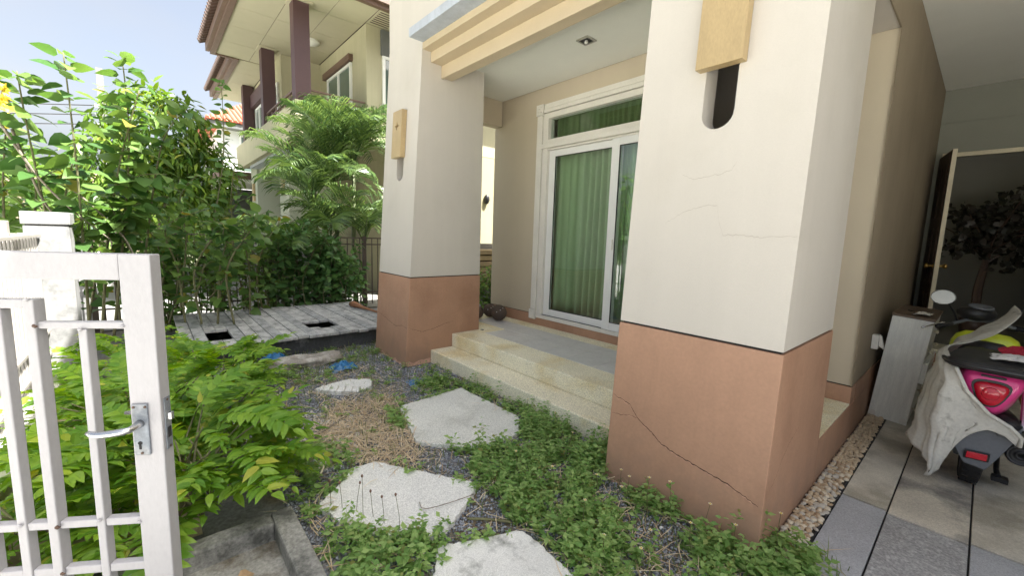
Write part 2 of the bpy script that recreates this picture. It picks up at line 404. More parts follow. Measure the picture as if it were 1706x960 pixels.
# beams on both sides of the porch
MB().box(-4.945, -4.80, 3.104, 3.93, 3.05, 3.60).build('side_beam', M_porch, H)
MB().box(-.73, -.566, 3.069, 3.93, 2.995, 3.60).build('side_beam', M_cream, H)
M_tan = mat('carport_tan', (.28, .225, .155), .8, .12, 1.5, .04, 90, .1, streak=.05)
MB().box(-.5655, -.5555, 3.069, 3.928, 2.992, 3.60).build('beam_face', M_tan, H)  # thin tan skin, darker than the cream beam behind it
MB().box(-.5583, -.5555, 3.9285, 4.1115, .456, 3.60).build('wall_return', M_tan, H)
MB().box(-4.798, -.732, 2.654, 3.93, 3.395, 3.45).build('porch_ceiling', M_ceil, H)
# porch back wall with the door opening
WY = 3.95
wl = MB()
wl.box(-4.975, -4.06, WY, WY + .16, .455, 3.6); wl.box(-1.55, -.5585, WY, WY + .16, .455, 3.6); wl.box(-4.06, -1.55, WY, WY + .16, 3.19, 3.6)
wl.build('porch_wall', M_porch, H)
bb = MB(); bb.box(-4.979, -.5565, WY - .006, WY + .16, .30, .445); bb.build('baseboard', M_terra, H)
g = MB(); g.box(-4.95, -.57, WY + .012, WY + .15, .44, .458); g.build('groove', M_dark, H)
# porch floor, steps, inset tiles
fl = MB(); fl.box(-4.975, -.5605, 3.10, WY, .0, .306)
fl.add([(-4.139, 2.705, -.02), (-1.43, 2.705, -.02), (-1.43, 3.10, -.02), (-4.139, 3.10, -.02), (-4.139, 2.705, .306), (-1.43, 2.705, .306), (-1.43, 3.10, .306), (-4.139, 3.10, .306)], [(0, 1, 5, 4), (4, 5, 6, 7), (1, 2, 6, 5), (0, 4, 7, 3)])
PF = fl.build('porch_floor', M_step, H)
MB().box(-4.139, -1.43, 2.41, 2.704, -.05, .152).build('step', M_step, H, .010)
MB().box(-4.137, -1.432, 2.699, 3.12, .154, .3105).build('step', M_step, H, .012)
tiles = []
ty = [(3.045, 3.385), (3.39, 3.715)]
xs = [-3.93, -3.63, -3.29, -2.95, -2.65, -2.29, -1.95, -1.6, -1.25, -.9]
for (a, b) in ty:
    xx = xs if a < 3.2 else [-4.72, -4.38, -4.04] + xs[1:] if False else xs
    for i in range(len(xs) - 1): tiles.append((xs[i], xs[i + 1] - .005, a, b))
tiles += [(-4.62, -4.28, 3.39, 3.715), (-4.275, -3.935, 3.39, 3.715)]
for (a, b, c, d) in tiles:
    MB().box(a, b, c, d, .30, .3135).build('tile', M_tile, PF, .0015)
dr = MB(); dr.lathe([(.0, .306), (.022, .306), (.022, .313), (.012, .316), (0.001, .316)], 12, (-3.97 - .12, 3.12, 0)); dr.build('drain_plug', M_black, PF)
# recessed downlight
dl = MB()
cx, cy = -2.77, 3.285
for (a, b, c, d) in ((-.07, .07, -.07, -.052), (-.07, .07, .052, .07), (-.07, -.052, -.052, .052), (.052, .07, -.052, .052)): dl.box(cx + a, cx + b, cy + c, cy + d, 3.381, 3.397)
DL = dl.build('downlight', mat('brushed_metal', (.5, .48, .44), .35, .1, 20, 0, 1, 0, metal=.8), H)
MB().box(cx - .051, cx + .051, cy - .051, cy + .051, 3.389, 3.394).build('reflector', M_black, DL)
lb = MB(); lb.lathe([(.012, 3.392), (.02, 3.372), (.016, 3.36), (.002, 3.355)], 10, (cx, cy, 0)); lb.build('bulb', mat('frosted_bulb', (.75, .73, .68), .2, 0, 1, 0, 1, 0), DL, smooth=True)
# wall plates over the slots
def plate(x0, x1, z0, z1):
    cx = .5 * (x0 + x1); zc = z0 + .345; a, hw = .042, .011
    bm = bmesh.new()
    out = [(x0, z0), (x1, z0), (x1, z1), (x0, z1)]
    cr = [(hw, a), (hw, hw), (a, hw), (a, -hw), (hw, -hw), (hw, -a), (-hw, -a), (-hw, -hw), (-a, -hw), (-a, hw), (-hw, hw), (-hw, a)]
    inn = [(cx + p, zc + q) for p, q in cr]
    F = lambda x, z, d: (x, fy(z) - .062 + d, z)
    ov = [bm.verts.new(F(x, z, 0)) for x, z in out]; iv = [bm.verts.new(F(x, z, 0)) for x, z in inn]
    es = [bm.edges.new((ov[i], ov[(i + 1) % 4])) for i in range(4)] + [bm.edges.new((iv[i], iv[(i + 1) % 12])) for i in range(12)]
    bmesh.ops.triangle_fill(bm, edges=es, use_beauty=True)
    ob = [bm.verts.new(F(x, z, .058)) for x, z in out]; ib = [bm.verts.new(F(x, z, .04)) for x, z in inn]
    for i in range(4): bm.faces.new((ov[i], ov[(i + 1) % 4], ob[(i + 1) % 4], ob[i]))
    for i in range(12): bm.faces.new((iv[i], iv[(i + 1) % 12], ib[(i + 1) % 12], ib[i]))
    bm.faces.new(ob); 
    bmesh.ops.recalc_face_normals(bm, faces=bm.faces)
    me = bpy.data.meshes.new('wall_plate'); bm.to_mesh(me); bm.free()
    o = obj('wall_plate', me, M_plate, None); WORLD[o.name] = Vector((0, 0, 0))
    k = MB(); k.add([F(cx - .044, zc - .044, .041), F(cx + .044, zc - .044, .041), F(cx + .044, zc + .044, .041), F(cx - .044, zc + .044, .041)], [(0, 1, 2, 3)]); k.build('cross_recess', M_dark, o)
    return o
tag(plate(-4.632, -4.41, 2.335, 2.85), 'tan wall light plate with cross cut-out on the pillar beside the palm', 'wall light', 'pillar light plates')
tag(plate(-1.093, -.868, 2.372, 2.88), 'large tan wall light plate above a dark slot on the nearest pillar', 'wall light', 'pillar light plates')
# sliding door
D = thing('sliding_door', 'white framed sliding glass door with a transom light and green drapes behind', 'door', (-2.8, WY, .45))
DX0, DX1 = -4.06, -1.55
def casing():
    y0, y1 = WY - .03, WY + .04
    c = MB(); c.box(DX0, DX0 + .035, y0, y1, .52, 3.05); c.box(DX0 + .04, DX0 + .10, y0 - .008, y1, .52, 3.05); c.build('casing', M_casing, D, .004)
    c = MB(); c.box(DX1 - .035, DX1, y0, y1, .52, 3.05); c.box(DX1 - .10, DX1 - .04, y0 - .008, y1, .52, 3.05); c.build('casing', M_casing, D, .004)
    c = MB(); c.box(DX0 + .125, DX1 - .125, y0, y1, 3.125, 3.185); c.box(DX0 + .125, DX1 - .125, y0 - .008, y1, 3.075, 3.12); c.build('casing', M_casing, D, .004)
    for x in (DX0 - .012, DX1 - .113):
        r = MB(); r.box(x, x + .125, y0 - .014, y1, 3.055, 3.19); r = r.build('rosette', M_casing, D, .004)
        q = MB(); q.lathe([(.045, 0), (.045, -.008), (.036, -.010), (.030, -.004), (.016, -.004), (.014, -.012), (.002, -.014)], 20, (x + .0625, y0 - .014, 3.122), 'y'); q.build('ring', M_casing, r, smooth=True)
        b = MB(); b.box(x, x + .115, y0 - .016, y1, .385, .515); b = b.build('plinth_block', M_casing, D, .005)
        q = MB(); q.lathe([(.04, 0), (.04, -.008), (.032, -.009), (.028, -.003), (.002, -.006)], 18, (x + .0575, y0 - .016, .45), 'y'); q.build('ring', M_casing, b, smooth=True)
casing()
fy0, fy1 = WY - .015, WY + .10
fr = MB(); fr.box(DX0 + .104, DX0 + .19, fy0, fy1, .455, 3.07); fr.box(DX1 - .19, DX1 - .104, fy0, fy1, .455, 3.07); fr.box(DX0 + .19, DX1 - .19, fy0, fy1, 3.005, 3.07)
fr.box(DX0 + .104, DX1 - .104, fy0 - .012, fy1, .41, .4545); fr.build('frame', M_casing, D, .003)
tr = MB(); tr.box(DX0 + .19, DX1 - .19, fy0 - .002, fy1, 2.69, 2.742); tr.box(DX0 + .10, DX1 - .10, fy0 - .03, fy1, 2.632, 2.688); tr.box(DX0 + .19, DX1 - .19, fy0 + .01, fy1, 2.61, 2.630); tr.build('transom_rail', M_casing, D, .003)
gp = MB(); gp.box(DX0 + .19, DX1 - .19, WY + .04, WY + .046, 2.744, 3.003); gp.build('pane', M_glass, D)
def leaf(x0, x1, y):
    z0, z1, sw = .457, 2.607, .102
    o = thing('x', None, None) if False else None
    f = MB(); f.box(x0, x0 + sw, y, y + .04, z0, z1); f.box(x1 - sw, x1, y, y + .04, z0, z1); f.box(x0 + sw, x1 - sw, y, y + .04, z1 - .08, z1); f.box(x0 + sw, x1 - sw, y, y + .04, z0, z0 + .088)
    L = f.build('door_leaf', M_upvc, D, .004)
    g = MB(); g.box(x0 + sw - .004, x1 - sw + .004, y + .018, y + .024, z0 + .085, z1 - .078); g.build('pane', M_glass, L)
    e = MB(); gk = .006
    for (a, b, c, d) in ((x0 + sw, x0 + sw + gk, z0 + .088, z1 - .08), (x1 - sw - gk, x1 - sw, z0 + .088, z1 - .08), (x0 + sw, x1 - sw, z0 + .088, z0 + .088 + gk), (x0 + sw, x1 - sw, z1 - .08 - gk, z1 - .08)): e.box(a, b, y + .004, y + .017, c, d)
    e.build('gasket', M_black, L)
    return L
leaf(-3.87, -2.77, WY + .03); LR = leaf(-2.874, -1.742, WY - .012)
lk = MB(); lk.box(-2.792, -2.782, WY - .03, WY - .012, 1.38, 1.5); lk.build('latch', M_casing, LR, .002)
# drapes: deep pleats
def drape(x0, x1, z0, z1, y, pitch, amp, label, seed, m=None):
    rg = random.Random(seed); n = int((x1 - x0) / .006); b = MB(); zs = np.linspace(z0, z1, 9)
    ph = 0; cols = []
    for i in range(n + 1):
        ph += 2 * math.pi * .006 / pitch * (1 + .35 * math.sin(i * .043 + seed) + .2 * math.sin(i * .017 + 1.3 * seed))
        cols.append(ph)
    for z in zs:
        t = (z - z0) / (z1 - z0)
        for i in range(n + 1):
            s = math.sin(cols[i] + .12 * math.sin(3 * t + i * .02)); s = math.copysign(abs(s) ** .7, s)
            b.v.append((x0 + i * .006 + .004 * math.sin(4 * t + i * .05), y + amp * s * (.75 + .35 * (1 - t)) + .004 * math.sin(i * .3 + 5 * t), z))
    W = n + 1
    for j in range(8):
        for i in range(n): a = j * W + i; b.f.append((a, a + 1, a + W + 1, a + W))
    o = b.build('curtain', m or M_curtain, None, smooth=True); s = o.modifiers.new('solid', 'SOLIDIFY'); s.thickness = .002
    return tag(o, label, 'curtain', 'drapes behind the sliding door')
drape(-3.88, -2.80, .49, 2.66, WY + .18, .112, .050, 'green pleated drape behind the left sliding door leaf', 3)
drape(-2.79, -1.70, .49, 2.66, WY + .18, .112, .050, 'green pleated drape behind the right door leaf, half hidden by the near pillar', 5)
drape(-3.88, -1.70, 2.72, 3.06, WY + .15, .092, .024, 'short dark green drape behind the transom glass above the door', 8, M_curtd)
# room behind the drapes
rm = MB(); rm.box(-4.97, -.57, 6.5, 6.6, .0, 3.6); rm.box(-4.97, -4.87, WY + .16, 6.5, .0, 3.6); rm.box(-4.87, -.57, WY + .16, 6.5, .25, .30); rm.build('room_wall', M_cream, H)
# ------------------------------------------------------------------ carport
GW = -.558
gw = MB(); gw.box(GW - .16, GW, 3.932 + .18, 7.41, .455, 3.42); gw.box(GW - .16, GW, 3.069, 4.115, 3.0, 3.60) if False else None; gw.build('carport_wall', MATS['carport_tan'], H)
MB().box(GW - .002, GW + .0, 3.07, 3.93, 2.996, 3.42) if False else None
lg = MB(); lg.box(GW - .16, GW + .004, 3.069, 7.41, -.1, .3045); lg.build('ledge', M_terra, H)
lt = MB(); lt.box(-.735, GW + .001, 3.075, WY - .007, .3055, .318); lt.build('ledge_top', M_step, H, .002)
bs = MB(); bs.box(GW - .16, GW + .004, WY + .161, 7.41, .306, .45); bs.build('baseboard', M_terra, H)
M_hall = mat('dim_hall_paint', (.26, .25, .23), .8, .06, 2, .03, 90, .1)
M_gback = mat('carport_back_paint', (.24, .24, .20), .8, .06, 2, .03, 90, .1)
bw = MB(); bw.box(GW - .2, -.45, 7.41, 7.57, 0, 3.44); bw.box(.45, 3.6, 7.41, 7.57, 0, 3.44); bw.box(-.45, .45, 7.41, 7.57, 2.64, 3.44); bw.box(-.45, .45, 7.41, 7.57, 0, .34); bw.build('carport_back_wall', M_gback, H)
MB().box(GW + .01, 3.6, 7.396, 7.409, 3.03, 3.045).build('conduit', M_gback, H)
MB().box(GW - .0, 3.6, 4.118, 7.9, 3.422, 3.6).build('carport_ceiling', M_ceil, H)
MB().box(GW + .002, 3.6, 2.30, 4.116, 3.43, 3.6).build('carport_front_ceiling', M_ceil, H)
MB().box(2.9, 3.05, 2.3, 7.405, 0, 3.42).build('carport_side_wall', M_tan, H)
MB().box(GW + .003, 3.6, 2.31, 2.5, 3.2, 3.429).build('carport_shade_beam', M_tan, H)  # unseen beam, added to cut the light entering the carport
st_ = MB(); st_.box(GW + .005, 3.6, 6.95, 7.409, -.05, .29); st_.build('back_step', M_terra, H, .006)
MB().box(GW + .006, 3.59, 6.93, 7.409, .291, .335).build('back_step_tread', M_step, H, .004)
fm = MB(); fm.box(-.50, -.452, 7.37, 7.409, .336, 2.62); fm.box(.452, .50, 7.37, 7.409, .336, 2.62); fm.box(-.50, .50, 7.37, 7.409, 2.622, 2.67); fm.build('door_frame', M_edge, H, .003)
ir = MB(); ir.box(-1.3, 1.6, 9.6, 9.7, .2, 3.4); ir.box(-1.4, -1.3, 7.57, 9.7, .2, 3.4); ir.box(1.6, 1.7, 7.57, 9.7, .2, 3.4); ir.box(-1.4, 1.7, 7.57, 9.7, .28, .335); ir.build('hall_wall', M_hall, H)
# open door leaf, hinged at the left jamb
hd = thing('open_door', 'dark panelled wooden door standing open at the back of the carport', 'door', (-.50, 7.37, .35))
ang = math.atan2(6.74 - 7.37, -.365 + .50)
du = Vector((math.cos(ang), math.sin(ang), 0)); dn = Vector((-du.y, du.x, 0))
ob = MB(); ob.obox((-.50, 7.37, 0), du, dn, (0, 0, 1), .0, .66, -.018, .018, .36, 2.61); dlf = ob.build('leaf', M_wood_d, hd, .002)
eg = MB(); eg.obox((-.50, 7.37, 0), du, dn, (0, 0, 1), .661, .668, -.019, .019, .36, 2.61); eg.build('edge_strip', M_edge, dlf)
for (a, b, c, d) in ((.08, .30, .5, 1.0), (.36, .58, .5, 1.0), (.08, .30, 1.12, 1.75), (.36, .58, 1.12, 1.75), (.08, .30, 1.87, 2.45), (.36, .58, 1.87, 2.45)):
    for s in (-1, 1):
        pnl = MB(); pnl.obox((-.50, 7.37, 0), du, dn, (0, 0, 1), a, b, min(s * .0185, s * .026), max(s * .0185, s * .026), c, d); pnl.build('panel', M_wood_d, dlf, .006)
M_chrome = mat('worn_chrome', (.62, .62, .62), .22, .08, 20, .05, 60, .05, metal=1.)
M_brass = mat('brass', (.55, .36, .12), .3, .1, 20, 0, 1, 0, metal=1.)
for s in (-1, 1):
    kb = MB(); o = Vector((-.50, 7.37, 1.32)) + du * .60
    kb.tube([o + dn * s * .02, o + dn * s * .03, o + dn * s * .05, o + dn * s * .066, o + dn * s * .075, o + dn * s * .09, o + dn * s * .095], [.03, .014, .012, .022, .03, .024, .008], 14); kb.build('knob', M_brass, dlf, smooth=True)
# ------------------------------------------------------------------ outlet box on the carport wall
ob = MB(); ob.box(GW + .003, GW + .05, 4.52, 4.60, .66, .78); OB = ob.build('outlet_box', M_casing, None, .006)
tag(OB, 'small white outlet box on the carport wall above the pebbles', 'outlet')
q = MB(); q.add([(GW + .051, 4.535, .69), (GW + .051, 4.585, .69), (GW + .085, 4.585, .665), (GW + .085, 4.535, .665), (GW + .051, 4.535, .775), (GW + .051, 4.585, .775), (GW + .06, 4.585, .775), (GW + .06, 4.535, .775)], [(0, 1, 2, 3), (4, 7, 6, 5), (0, 4, 5, 1), (3, 2, 6, 7), (0, 3, 7, 4), (1, 5, 6, 2)]); q.build('flap_cover', M_casing, OB, .003)
# ------------------------------------------------------------------ driveway
DW = sheet('driveway', -.545, 4.2, -.85, 7.3, -.012, mat('joint_dark', (.03, .03, .03), .95, .2, 20, .2, 80, .3)); DW.name = 'driveway'
slabs = [mat('slab_blue_grey', (.40, .41, .425), .85, .14, 4, .28, 170, .4, 170), mat('slab_speckled', (.33, .33, .325), .85, .15, 4, .35, 110, .5, 110, col2=(.47, .47, .46), c2scale=45, c2lo=.48, c2hi=.66),
         mat('slab_sand', (.60, .565, .48), .85, .25, 3, .22, 170, .4, 150, col2=(.38, .35, .28), c2scale=2.2), mat('slab_brown', (.54, .50, .415), .85, .25, 3, .25, 150, .4, 150, col2=(.22, .21, .19), c2scale=2.6, c2lo=.47, c2hi=.62)]
jx = [-.418, -.207, .113, .433, .753, 1.073, 1.393, 1.713, 2.033, 2.353, 2.673, 2.993]
for i in range(len(jx) - 1):
    o = [.03, .0, .02, -.01][i % 4]
    for (a, b, kk) in ((-.8, 1.24 + o, 0), (1.25 + o, 3.075 + o, 1), (3.085 + o, 4.93, 2), (4.94, 6.92, 2)):
        if i == 0: m_ = slabs[0] if kk < 2 else slabs[2]
        else: m_ = slabs[(0, 1)[i % 2]] if kk < 2 else slabs[(2, 3)[i % 2]]
        d = .0 if i else .0
        MB().box(jx[i] + .004, jx[i + 1] - .004, a + .004, b - .004, -.03, .004 + rnd.uniform(-.001, .001)).build('slab', m_, DW, .003)
MB().box(-.426, -.418, -.8, 6.9, -.02, .010).build('edging', mat('edging_plastic', (.03, .03, .032), .6, .1, 10, 0, 1, 0), DW)
# pebble strip
PS = sheet('pebble_strip', -.552, -.427, 1.9, 6.9, -.004, mat('pebble_bed', (.08, .065, .05), .95, .2, 20, .2, 80, .3)); 
bm = bmesh.new(); bmesh.ops.create_icosphere(bm, subdivisions=2, radius=1.); pm = []
pcols = [mat('pebble_tan', (.58, .46, .31), .6, .2, 30, .12, 200, .1), mat('pebble_cream', (.68, .60, .46), .6, .2, 30, .12, 200, .1), mat('pebble_brown', (.45, .33, .21), .6, .2, 30, .12, 200, .1), mat('pebble_grey', (.52, .48, .41), .6, .2, 30, .12, 200, .1)]
for k in range(4):
    me = bpy.data.meshes.new('pebble'); b2 = bm.copy(); rg = random.Random(k)
    for v in b2.verts: v.co = v.co * (1 + .10 * math.sin(3 * v.co.x + k) * math.cos(2.3 * v.co.y + 1.7 * k))
    b2.to_mesh(me); b2.free(); me.polygons.foreach_set('use_smooth', [True] * len(me.polygons)); me.materials.append(pcols[k]); pm.append(me)
bm.free()
rg = random.Random(3); cnt = 0; yy = 2.16
SV = []; SF = []
while yy < 5.6:
    x = -.548 + rg.uniform(.008, .02)
    while x < -.428:
        a = rg.uniform(.014, .021); bb_ = a * rg.uniform(.62, .85); c_ = a * rg.uniform(.45, .6)
        k = rg.randrange(4); M4 = Matrix.Translation((x, yy + rg.uniform(-.008, .008), c_ * .6 + rg.uniform(0, .012))) @ Matrix.Rotation(rg.uniform(0, 6.3), 4, 'Z') @ Matrix.Rotation(rg.uniform(-.35, .35), 4, 'X') @ Matrix.Diagonal((a, bb_, c_, 1))
        if cnt < 300:
            o = bpy.data.objects.new('pebble', pm[k]); COL.objects.link(o); o.parent = PS; o.matrix_local = M4
        else:
            me = pm[k]; n0 = len(SV); SV += [tuple(M4 @ v.co) for v in me.vertices]; SF += [tuple(i + n0 for i in p.vertices) for p in me.polygons]
        cnt += 1; x += a * 1.45
    yy += .0215
if SF:
    o = soup('far_pebbles', SV, SF, pcols[0], PS, True); o['kind'] = 'stuff'
#@@PART2@@
# ------------------------------------------------------------------ open front gate
GO = Vector((-1.444, .001, 0)); GU = Vector((.53433, .84527, 0)); GN = Vector((-.84527, .53433, 0)); GZ = Vector((0, 0, 1))
M_gate = mat('gate_white_paint', (.365, .355, .36), .5, .05, 6, .04, 120, .3, 70, stretch=(1, 1, .4), col2=(.30, .22, .16), c2scale=16, c2lo=.70, c2hi=.80)
GT = thing('front_gate', 'white painted steel front gate swung open with lever handle', 'gate', tuple(GO))
def gbar(name, s0, s1, z0, z1, d0=0., d1=.035, m=M_gate, par=None, bev=.003):
    b = MB(); b.obox(GO, GU, GN, GZ, s0, s1, d0, d1, z0, z1); return b.build(name, m, par or GT, bev)
STL = gbar('stile', -.0745, 0, .06, 1.42, 0, .042)
gbar('stile', -.92, -.848, .06, 1.42, 0, .042)
gbar('top_rail', -.8475, -.075, 1.351, 1.42, .0008, .0412)
gbar('bottom_rail', -.8475, -.075, .08, .14, .0008, .0412)
gbar('inner_rail', -.8475, -.2985, 1.274, 1.298, .004, .03)
gbar('inner_post', -.298, -.274, .1405, 1.298, .0, .034)
gbar('cross_rail', -.2735, -.075, 1.220, 1.2385, .006, .028)
for (a, b) in ((-.2735, -.1835), (-.1625, -.075)):
    gbar('cross_rail', a, b, .654, .6765, .006, .028); gbar('cross_rail', a, b, .512, .537, .006, .028)
for (a, b) in ((-.8475, -.3725), (-.3495, -.2985)):
    gbar('cross_rail', a, b, .654, .6765, .006, .028); gbar('cross_rail', a, b, .512, .537, .006, .028)
gbar('bar', -.183, -.163, .1405, 1.2195, .003, .032)
for s in (-.372, -.45, -.53, -.61, -.69, -.77): gbar('bar', s, s + .022, .1405, 1.2735, .003, .032) if s == -.372 else gbar('bar', s, s + .02, .1405, .6535, .003, .032)
for s in (-.45, -.53, -.61, -.69, -.77): gbar('bar', s, s + .02, .677, 1.2735, .003, .032)
M_galv = mat('weathered_zinc', (.17, .19, .215), .5, .25, 14, .15, 80, .2, metal=.25, col2=(.25, .26, .27), c2scale=20)
HP = gbar('handle_plate', -.0685, -.0295, .866, 1.014, -.006, -.0005, M_galv, None, .003)
def gpt(s, z, d): return GO + GU * s + GZ * z + GN * d
lv = MB(); lv.tube([gpt(-.0495, .958, -.005), gpt(-.0495, .958, -.02), gpt(-.0495, .958, -.036), gpt(-.052, .957, -.044), gpt(-.06, .956, -.048), gpt(-.085, .953, -.050), gpt(-.115, .950, -.050), gpt(-.135, .951, -.047), gpt(-.147, .953, -.043), gpt(-.150, .9535, -.042)], [.0115, .0105, .0085, .009, .0095, .0095, .009, .0085, .0065, .002], 14)
lv.build('lever', M_chrome, HP, smooth=True)
lv = MB(); lv.tube([gpt(-.0495, .958, .043), gpt(-.0495, .958, .075), gpt(-.06, .957, .086), gpt(-.1, .953, .088), gpt(-.145, .953, .082)], [.011, .008, .0095, .0095, .005], 12); lv.build('lever', M_chrome, HP, smooth=True)
gbar('handle_plate', -.0685, -.0295, .866, 1.014, .0425, .048, M_galv, None, .003)
kh = MB(); kh.tube([gpt(-.053, .902, -.0063), gpt(-.053, .902, -.0072)], .0052, 12); kh.obox(GO, GU, GN, GZ, -.0558, -.0502, -.0072, -.0063, .884, .901); kh.build('keyhole', M_dark, HP)
M_rust = mat('rusty_screw', (.10, .06, .04), .7, .3, 60, .2, 200, .2)
for (s, z) in ((-.0625, 1.005), (-.0345, 1.005), (-.0495, .873)):
    k = MB(); k.tube([gpt(s, z, -.0062), gpt(s, z, -.0085)], [.0038, .003], 10); k.build('screw', M_rust, HP)
for (s, z, rr) in ((-.2735, 1.229, .0045), (-.0755, 1.229, .004), (-.2735, .6655, .005), (-.0755, .6655, .004), (-.2735, .525, .004), (-.286, 1.2985, .004), (-.173, 1.2195, .004), (-.173, .677, .004), (-.36, .677, .0045)):
    k = MB(); k.tube([gpt(s - .006, z, -.0008), gpt(s - .002, z + .0015, -.0025), gpt(s + .002, z - .001, -.0025), gpt(s + .006, z, -.0008)], [rr * .4, rr, rr * .9, rr * .4], 7); k.build('weld_bead', M_gate if s != -.2735 else M_rust, GT, smooth=True)
fp = MB(); fp.obox(GO, GU, GN, GZ, .0005, .0035, .010, .034, .872, 1.022); FP = fp.build('lock_faceplate', M_galv, GT, .001)
lt_ = MB(); lt_.obox(GO, GU, GN, GZ, .0036, .015, .016, .029, .957, .978); lt_.build('latch_bolt', M_chrome, FP, .002)
lt_ = MB(); lt_.obox(GO, GU, GN, GZ, .0036, .0046, .015, .029, .905, .935); lt_.build('bolt_slot', M_dark, FP)
for z in (.879, 1.015):
    k = MB(); k.tube([gpt(.0035, z, .022), gpt(.0050, z, .022)], .0035, 8); k.build('screw', M_rust, FP)
# ------------------------------------------------------------------ front fence
M_fence = mat('fence_cream_paint', (.33, .31, .28), .6, .08, 5, .05, 80, .2)
M_pill = mat('fence_pillar_plaster', (.25, .25, .245), .8, .12, 5, .06, 50, .3, 60, col2=(.12, .125, .12), c2scale=5.5, c2lo=.54, c2hi=.72, streak=.15)
def fpost(x0, x1, y0, y1, zt, label, grp='fence pillars'):
    t = thing('fence_pillar', label, 'pillar', (.5 * (x0 + x1), .5 * (y0 + y1), 0), grp)
    MB().box(x0 + .006, x1 - .006, y0 + .006, y1 - .006, -.05, zt - .118).build('shaft', M_pill, t, .008)
    MB().box(x0 + .02, x1 - .02, y0 + .02, y1 - .02, zt - .1175, zt - .1105).build('joint', M_dark, t)
    MB().box(x0 - .004, x1 + .004, y0 - .004, y1 + .004, zt - .11, zt).build('cap', M_pill, t, .008)
fpost(-5.69, -5.40, -.80, -.512, 1.575, 'weathered white concrete fence pillar with a cap, behind the open gate')
fpost(-8.55, -8.25, -.95, -.65, 1.50, 'white fence pillar half hidden in the mulberry leaves')
fk = MB(); fk.box(-5.395, -2.05, -.80, -.60, -.05, .19); fk.build('fence_kerb', mat('pale_kerb', (.52, .50, .46), .9, .15, 4, .2, 80, .4, 70, col2=(.28, .26, .22), c2scale=5, c2lo=.52, c2hi=.7), None, .012)
tag(bpy.data.objects['fence_kerb'], 'pale concrete kerb carrying the front fence', 'kerb')
FN = thing('picket_fence', 'cream metal picket fence running along the street to the weathered pillar', 'fence', (-3.7, -.7, 0))
for z in (.33, .52, 1.36): MB().box(-5.39, -2.05, -.715, -.69, z, z + .025).build('rail', M_fence, FN, .002)
x = -2.12
while x > -5.38:
    MB().box(x - .022, x, -.744, -.716, .19, 1.40 if (int(x * 100) % 3) else 1.36).build('picket', M_fence, FN, .002); x -= .105
MB().box(-4.66, -4.58, -.80, -.745, .19, 1.49).build('post', M_fence, FN, .003)
MB().box(-2.05, -1.96, -.80, -.70, .0, 1.5).build('post', M_fence, FN, .003)
FN2 = thing('picket_fence', 'white picket fence panel beyond the weathered pillar', 'fence', (-7, -.8, 0))
for z in (.4, 1.3): MB().box(-8.24, -5.70, -.79, -.765, z, z + .03).build('rail', M_fence, FN2)
x = -5.78
while x > -8.2: MB().box(x - .025, x, -.82, -.791, .05, 1.38).build('picket', M_fence, FN2); x -= .13
# dark railing between the gardens
M_iron = mat('dark_brown_iron', (.075, .055, .045), .6, .15, 10, .1, 60, .15)
RL = thing('iron_railing', 'dark brown iron railing between the two gardens behind the slab', 'railing', (-7.9, 1.2, 0))
for z in (1.355, 1.235, .30): MB().box(-7.915, -7.885, -.6, 4.2, z, z + .022).build('rail', M_iron, RL)
y = -.5
while y < 4.2:
    MB().box(-7.907, -7.893, y, y + .014, .08, 1.354).build('bar', M_iron, RL); y += .118
for y in (-.62, 1.50, 3.1): MB().box(-7.93, -7.87, y, y + .06, 0, 1.40).build('post', M_iron, RL)
# ------------------------------------------------------------------ covered concrete tank
M_conc = mat('stained_concrete', (.085, .088, .092), .9, .3, 4, .2, 40, .5, 50, col2=(.26, .27, .28), c2scale=3.5, c2lo=.56, c2hi=.66)
TK = thing('covered_tank', 'low concrete tank covered with pale weathered boards, two holes in the cover', 'tank', (-6.3, 1.4, 0))
tk = MB(); tk.box(-5.42, -5.30, .28, 2.62, -.05, .215); tk.box(-7.3, -7.18, .28, 2.62, -.05, .215); tk.box(-7.18, -5.42, .28, .40, -.05, .215); tk.box(-7.18, -5.42, 2.5, 2.62, -.05, .215); tk.build('tank_wall', M_conc, TK, .01)
MB().box(-7.18, -5.42, .40, 2.5, -.05, -.015).build('tank_floor', M_dark, TK)
bmats = [mat('pale_board_%d' % k, c, .9, .25, 3, .25, 50, .5, 40, col2=(.12, .125, .12), c2scale=7, c2lo=.44, c2hi=.76, stretch=(1, 1.5, 1)) for k, c in enumerate(((.39, .39, .375), (.34, .345, .34), (.42, .415, .40)))]
y = .205; i = 0
rg = random.Random(11)
while y < 2.58:
    wd = .118 + rg.uniform(-.004, .006); x0 = -7.33 + rg.uniform(-.03, .02); x1 = -5.155 + rg.uniform(-.02, .02)
    if i < 2: x1 = -5.44
    zt = .25 + rg.uniform(-.004, .004); tilt = rg.uniform(-.004, .004)
    segs = [(x0, x1)]
    yc = y + wd / 2
    if .50 < yc < .62: segs = [(x0, -6.02), (-5.45, x1)]
    if 1.45 < yc < 1.80: segs = [(x0, -5.94 + rg.uniform(-.04, .04)), (-5.58 + rg.uniform(-.06, .10), x1)]
    for (a, b) in segs:
        MB().box(a, b, y + .003, y + wd - .003, zt - .032 + tilt, zt + tilt).build('board', bmats[i % 3], TK, .003)
    y += wd; i += 1
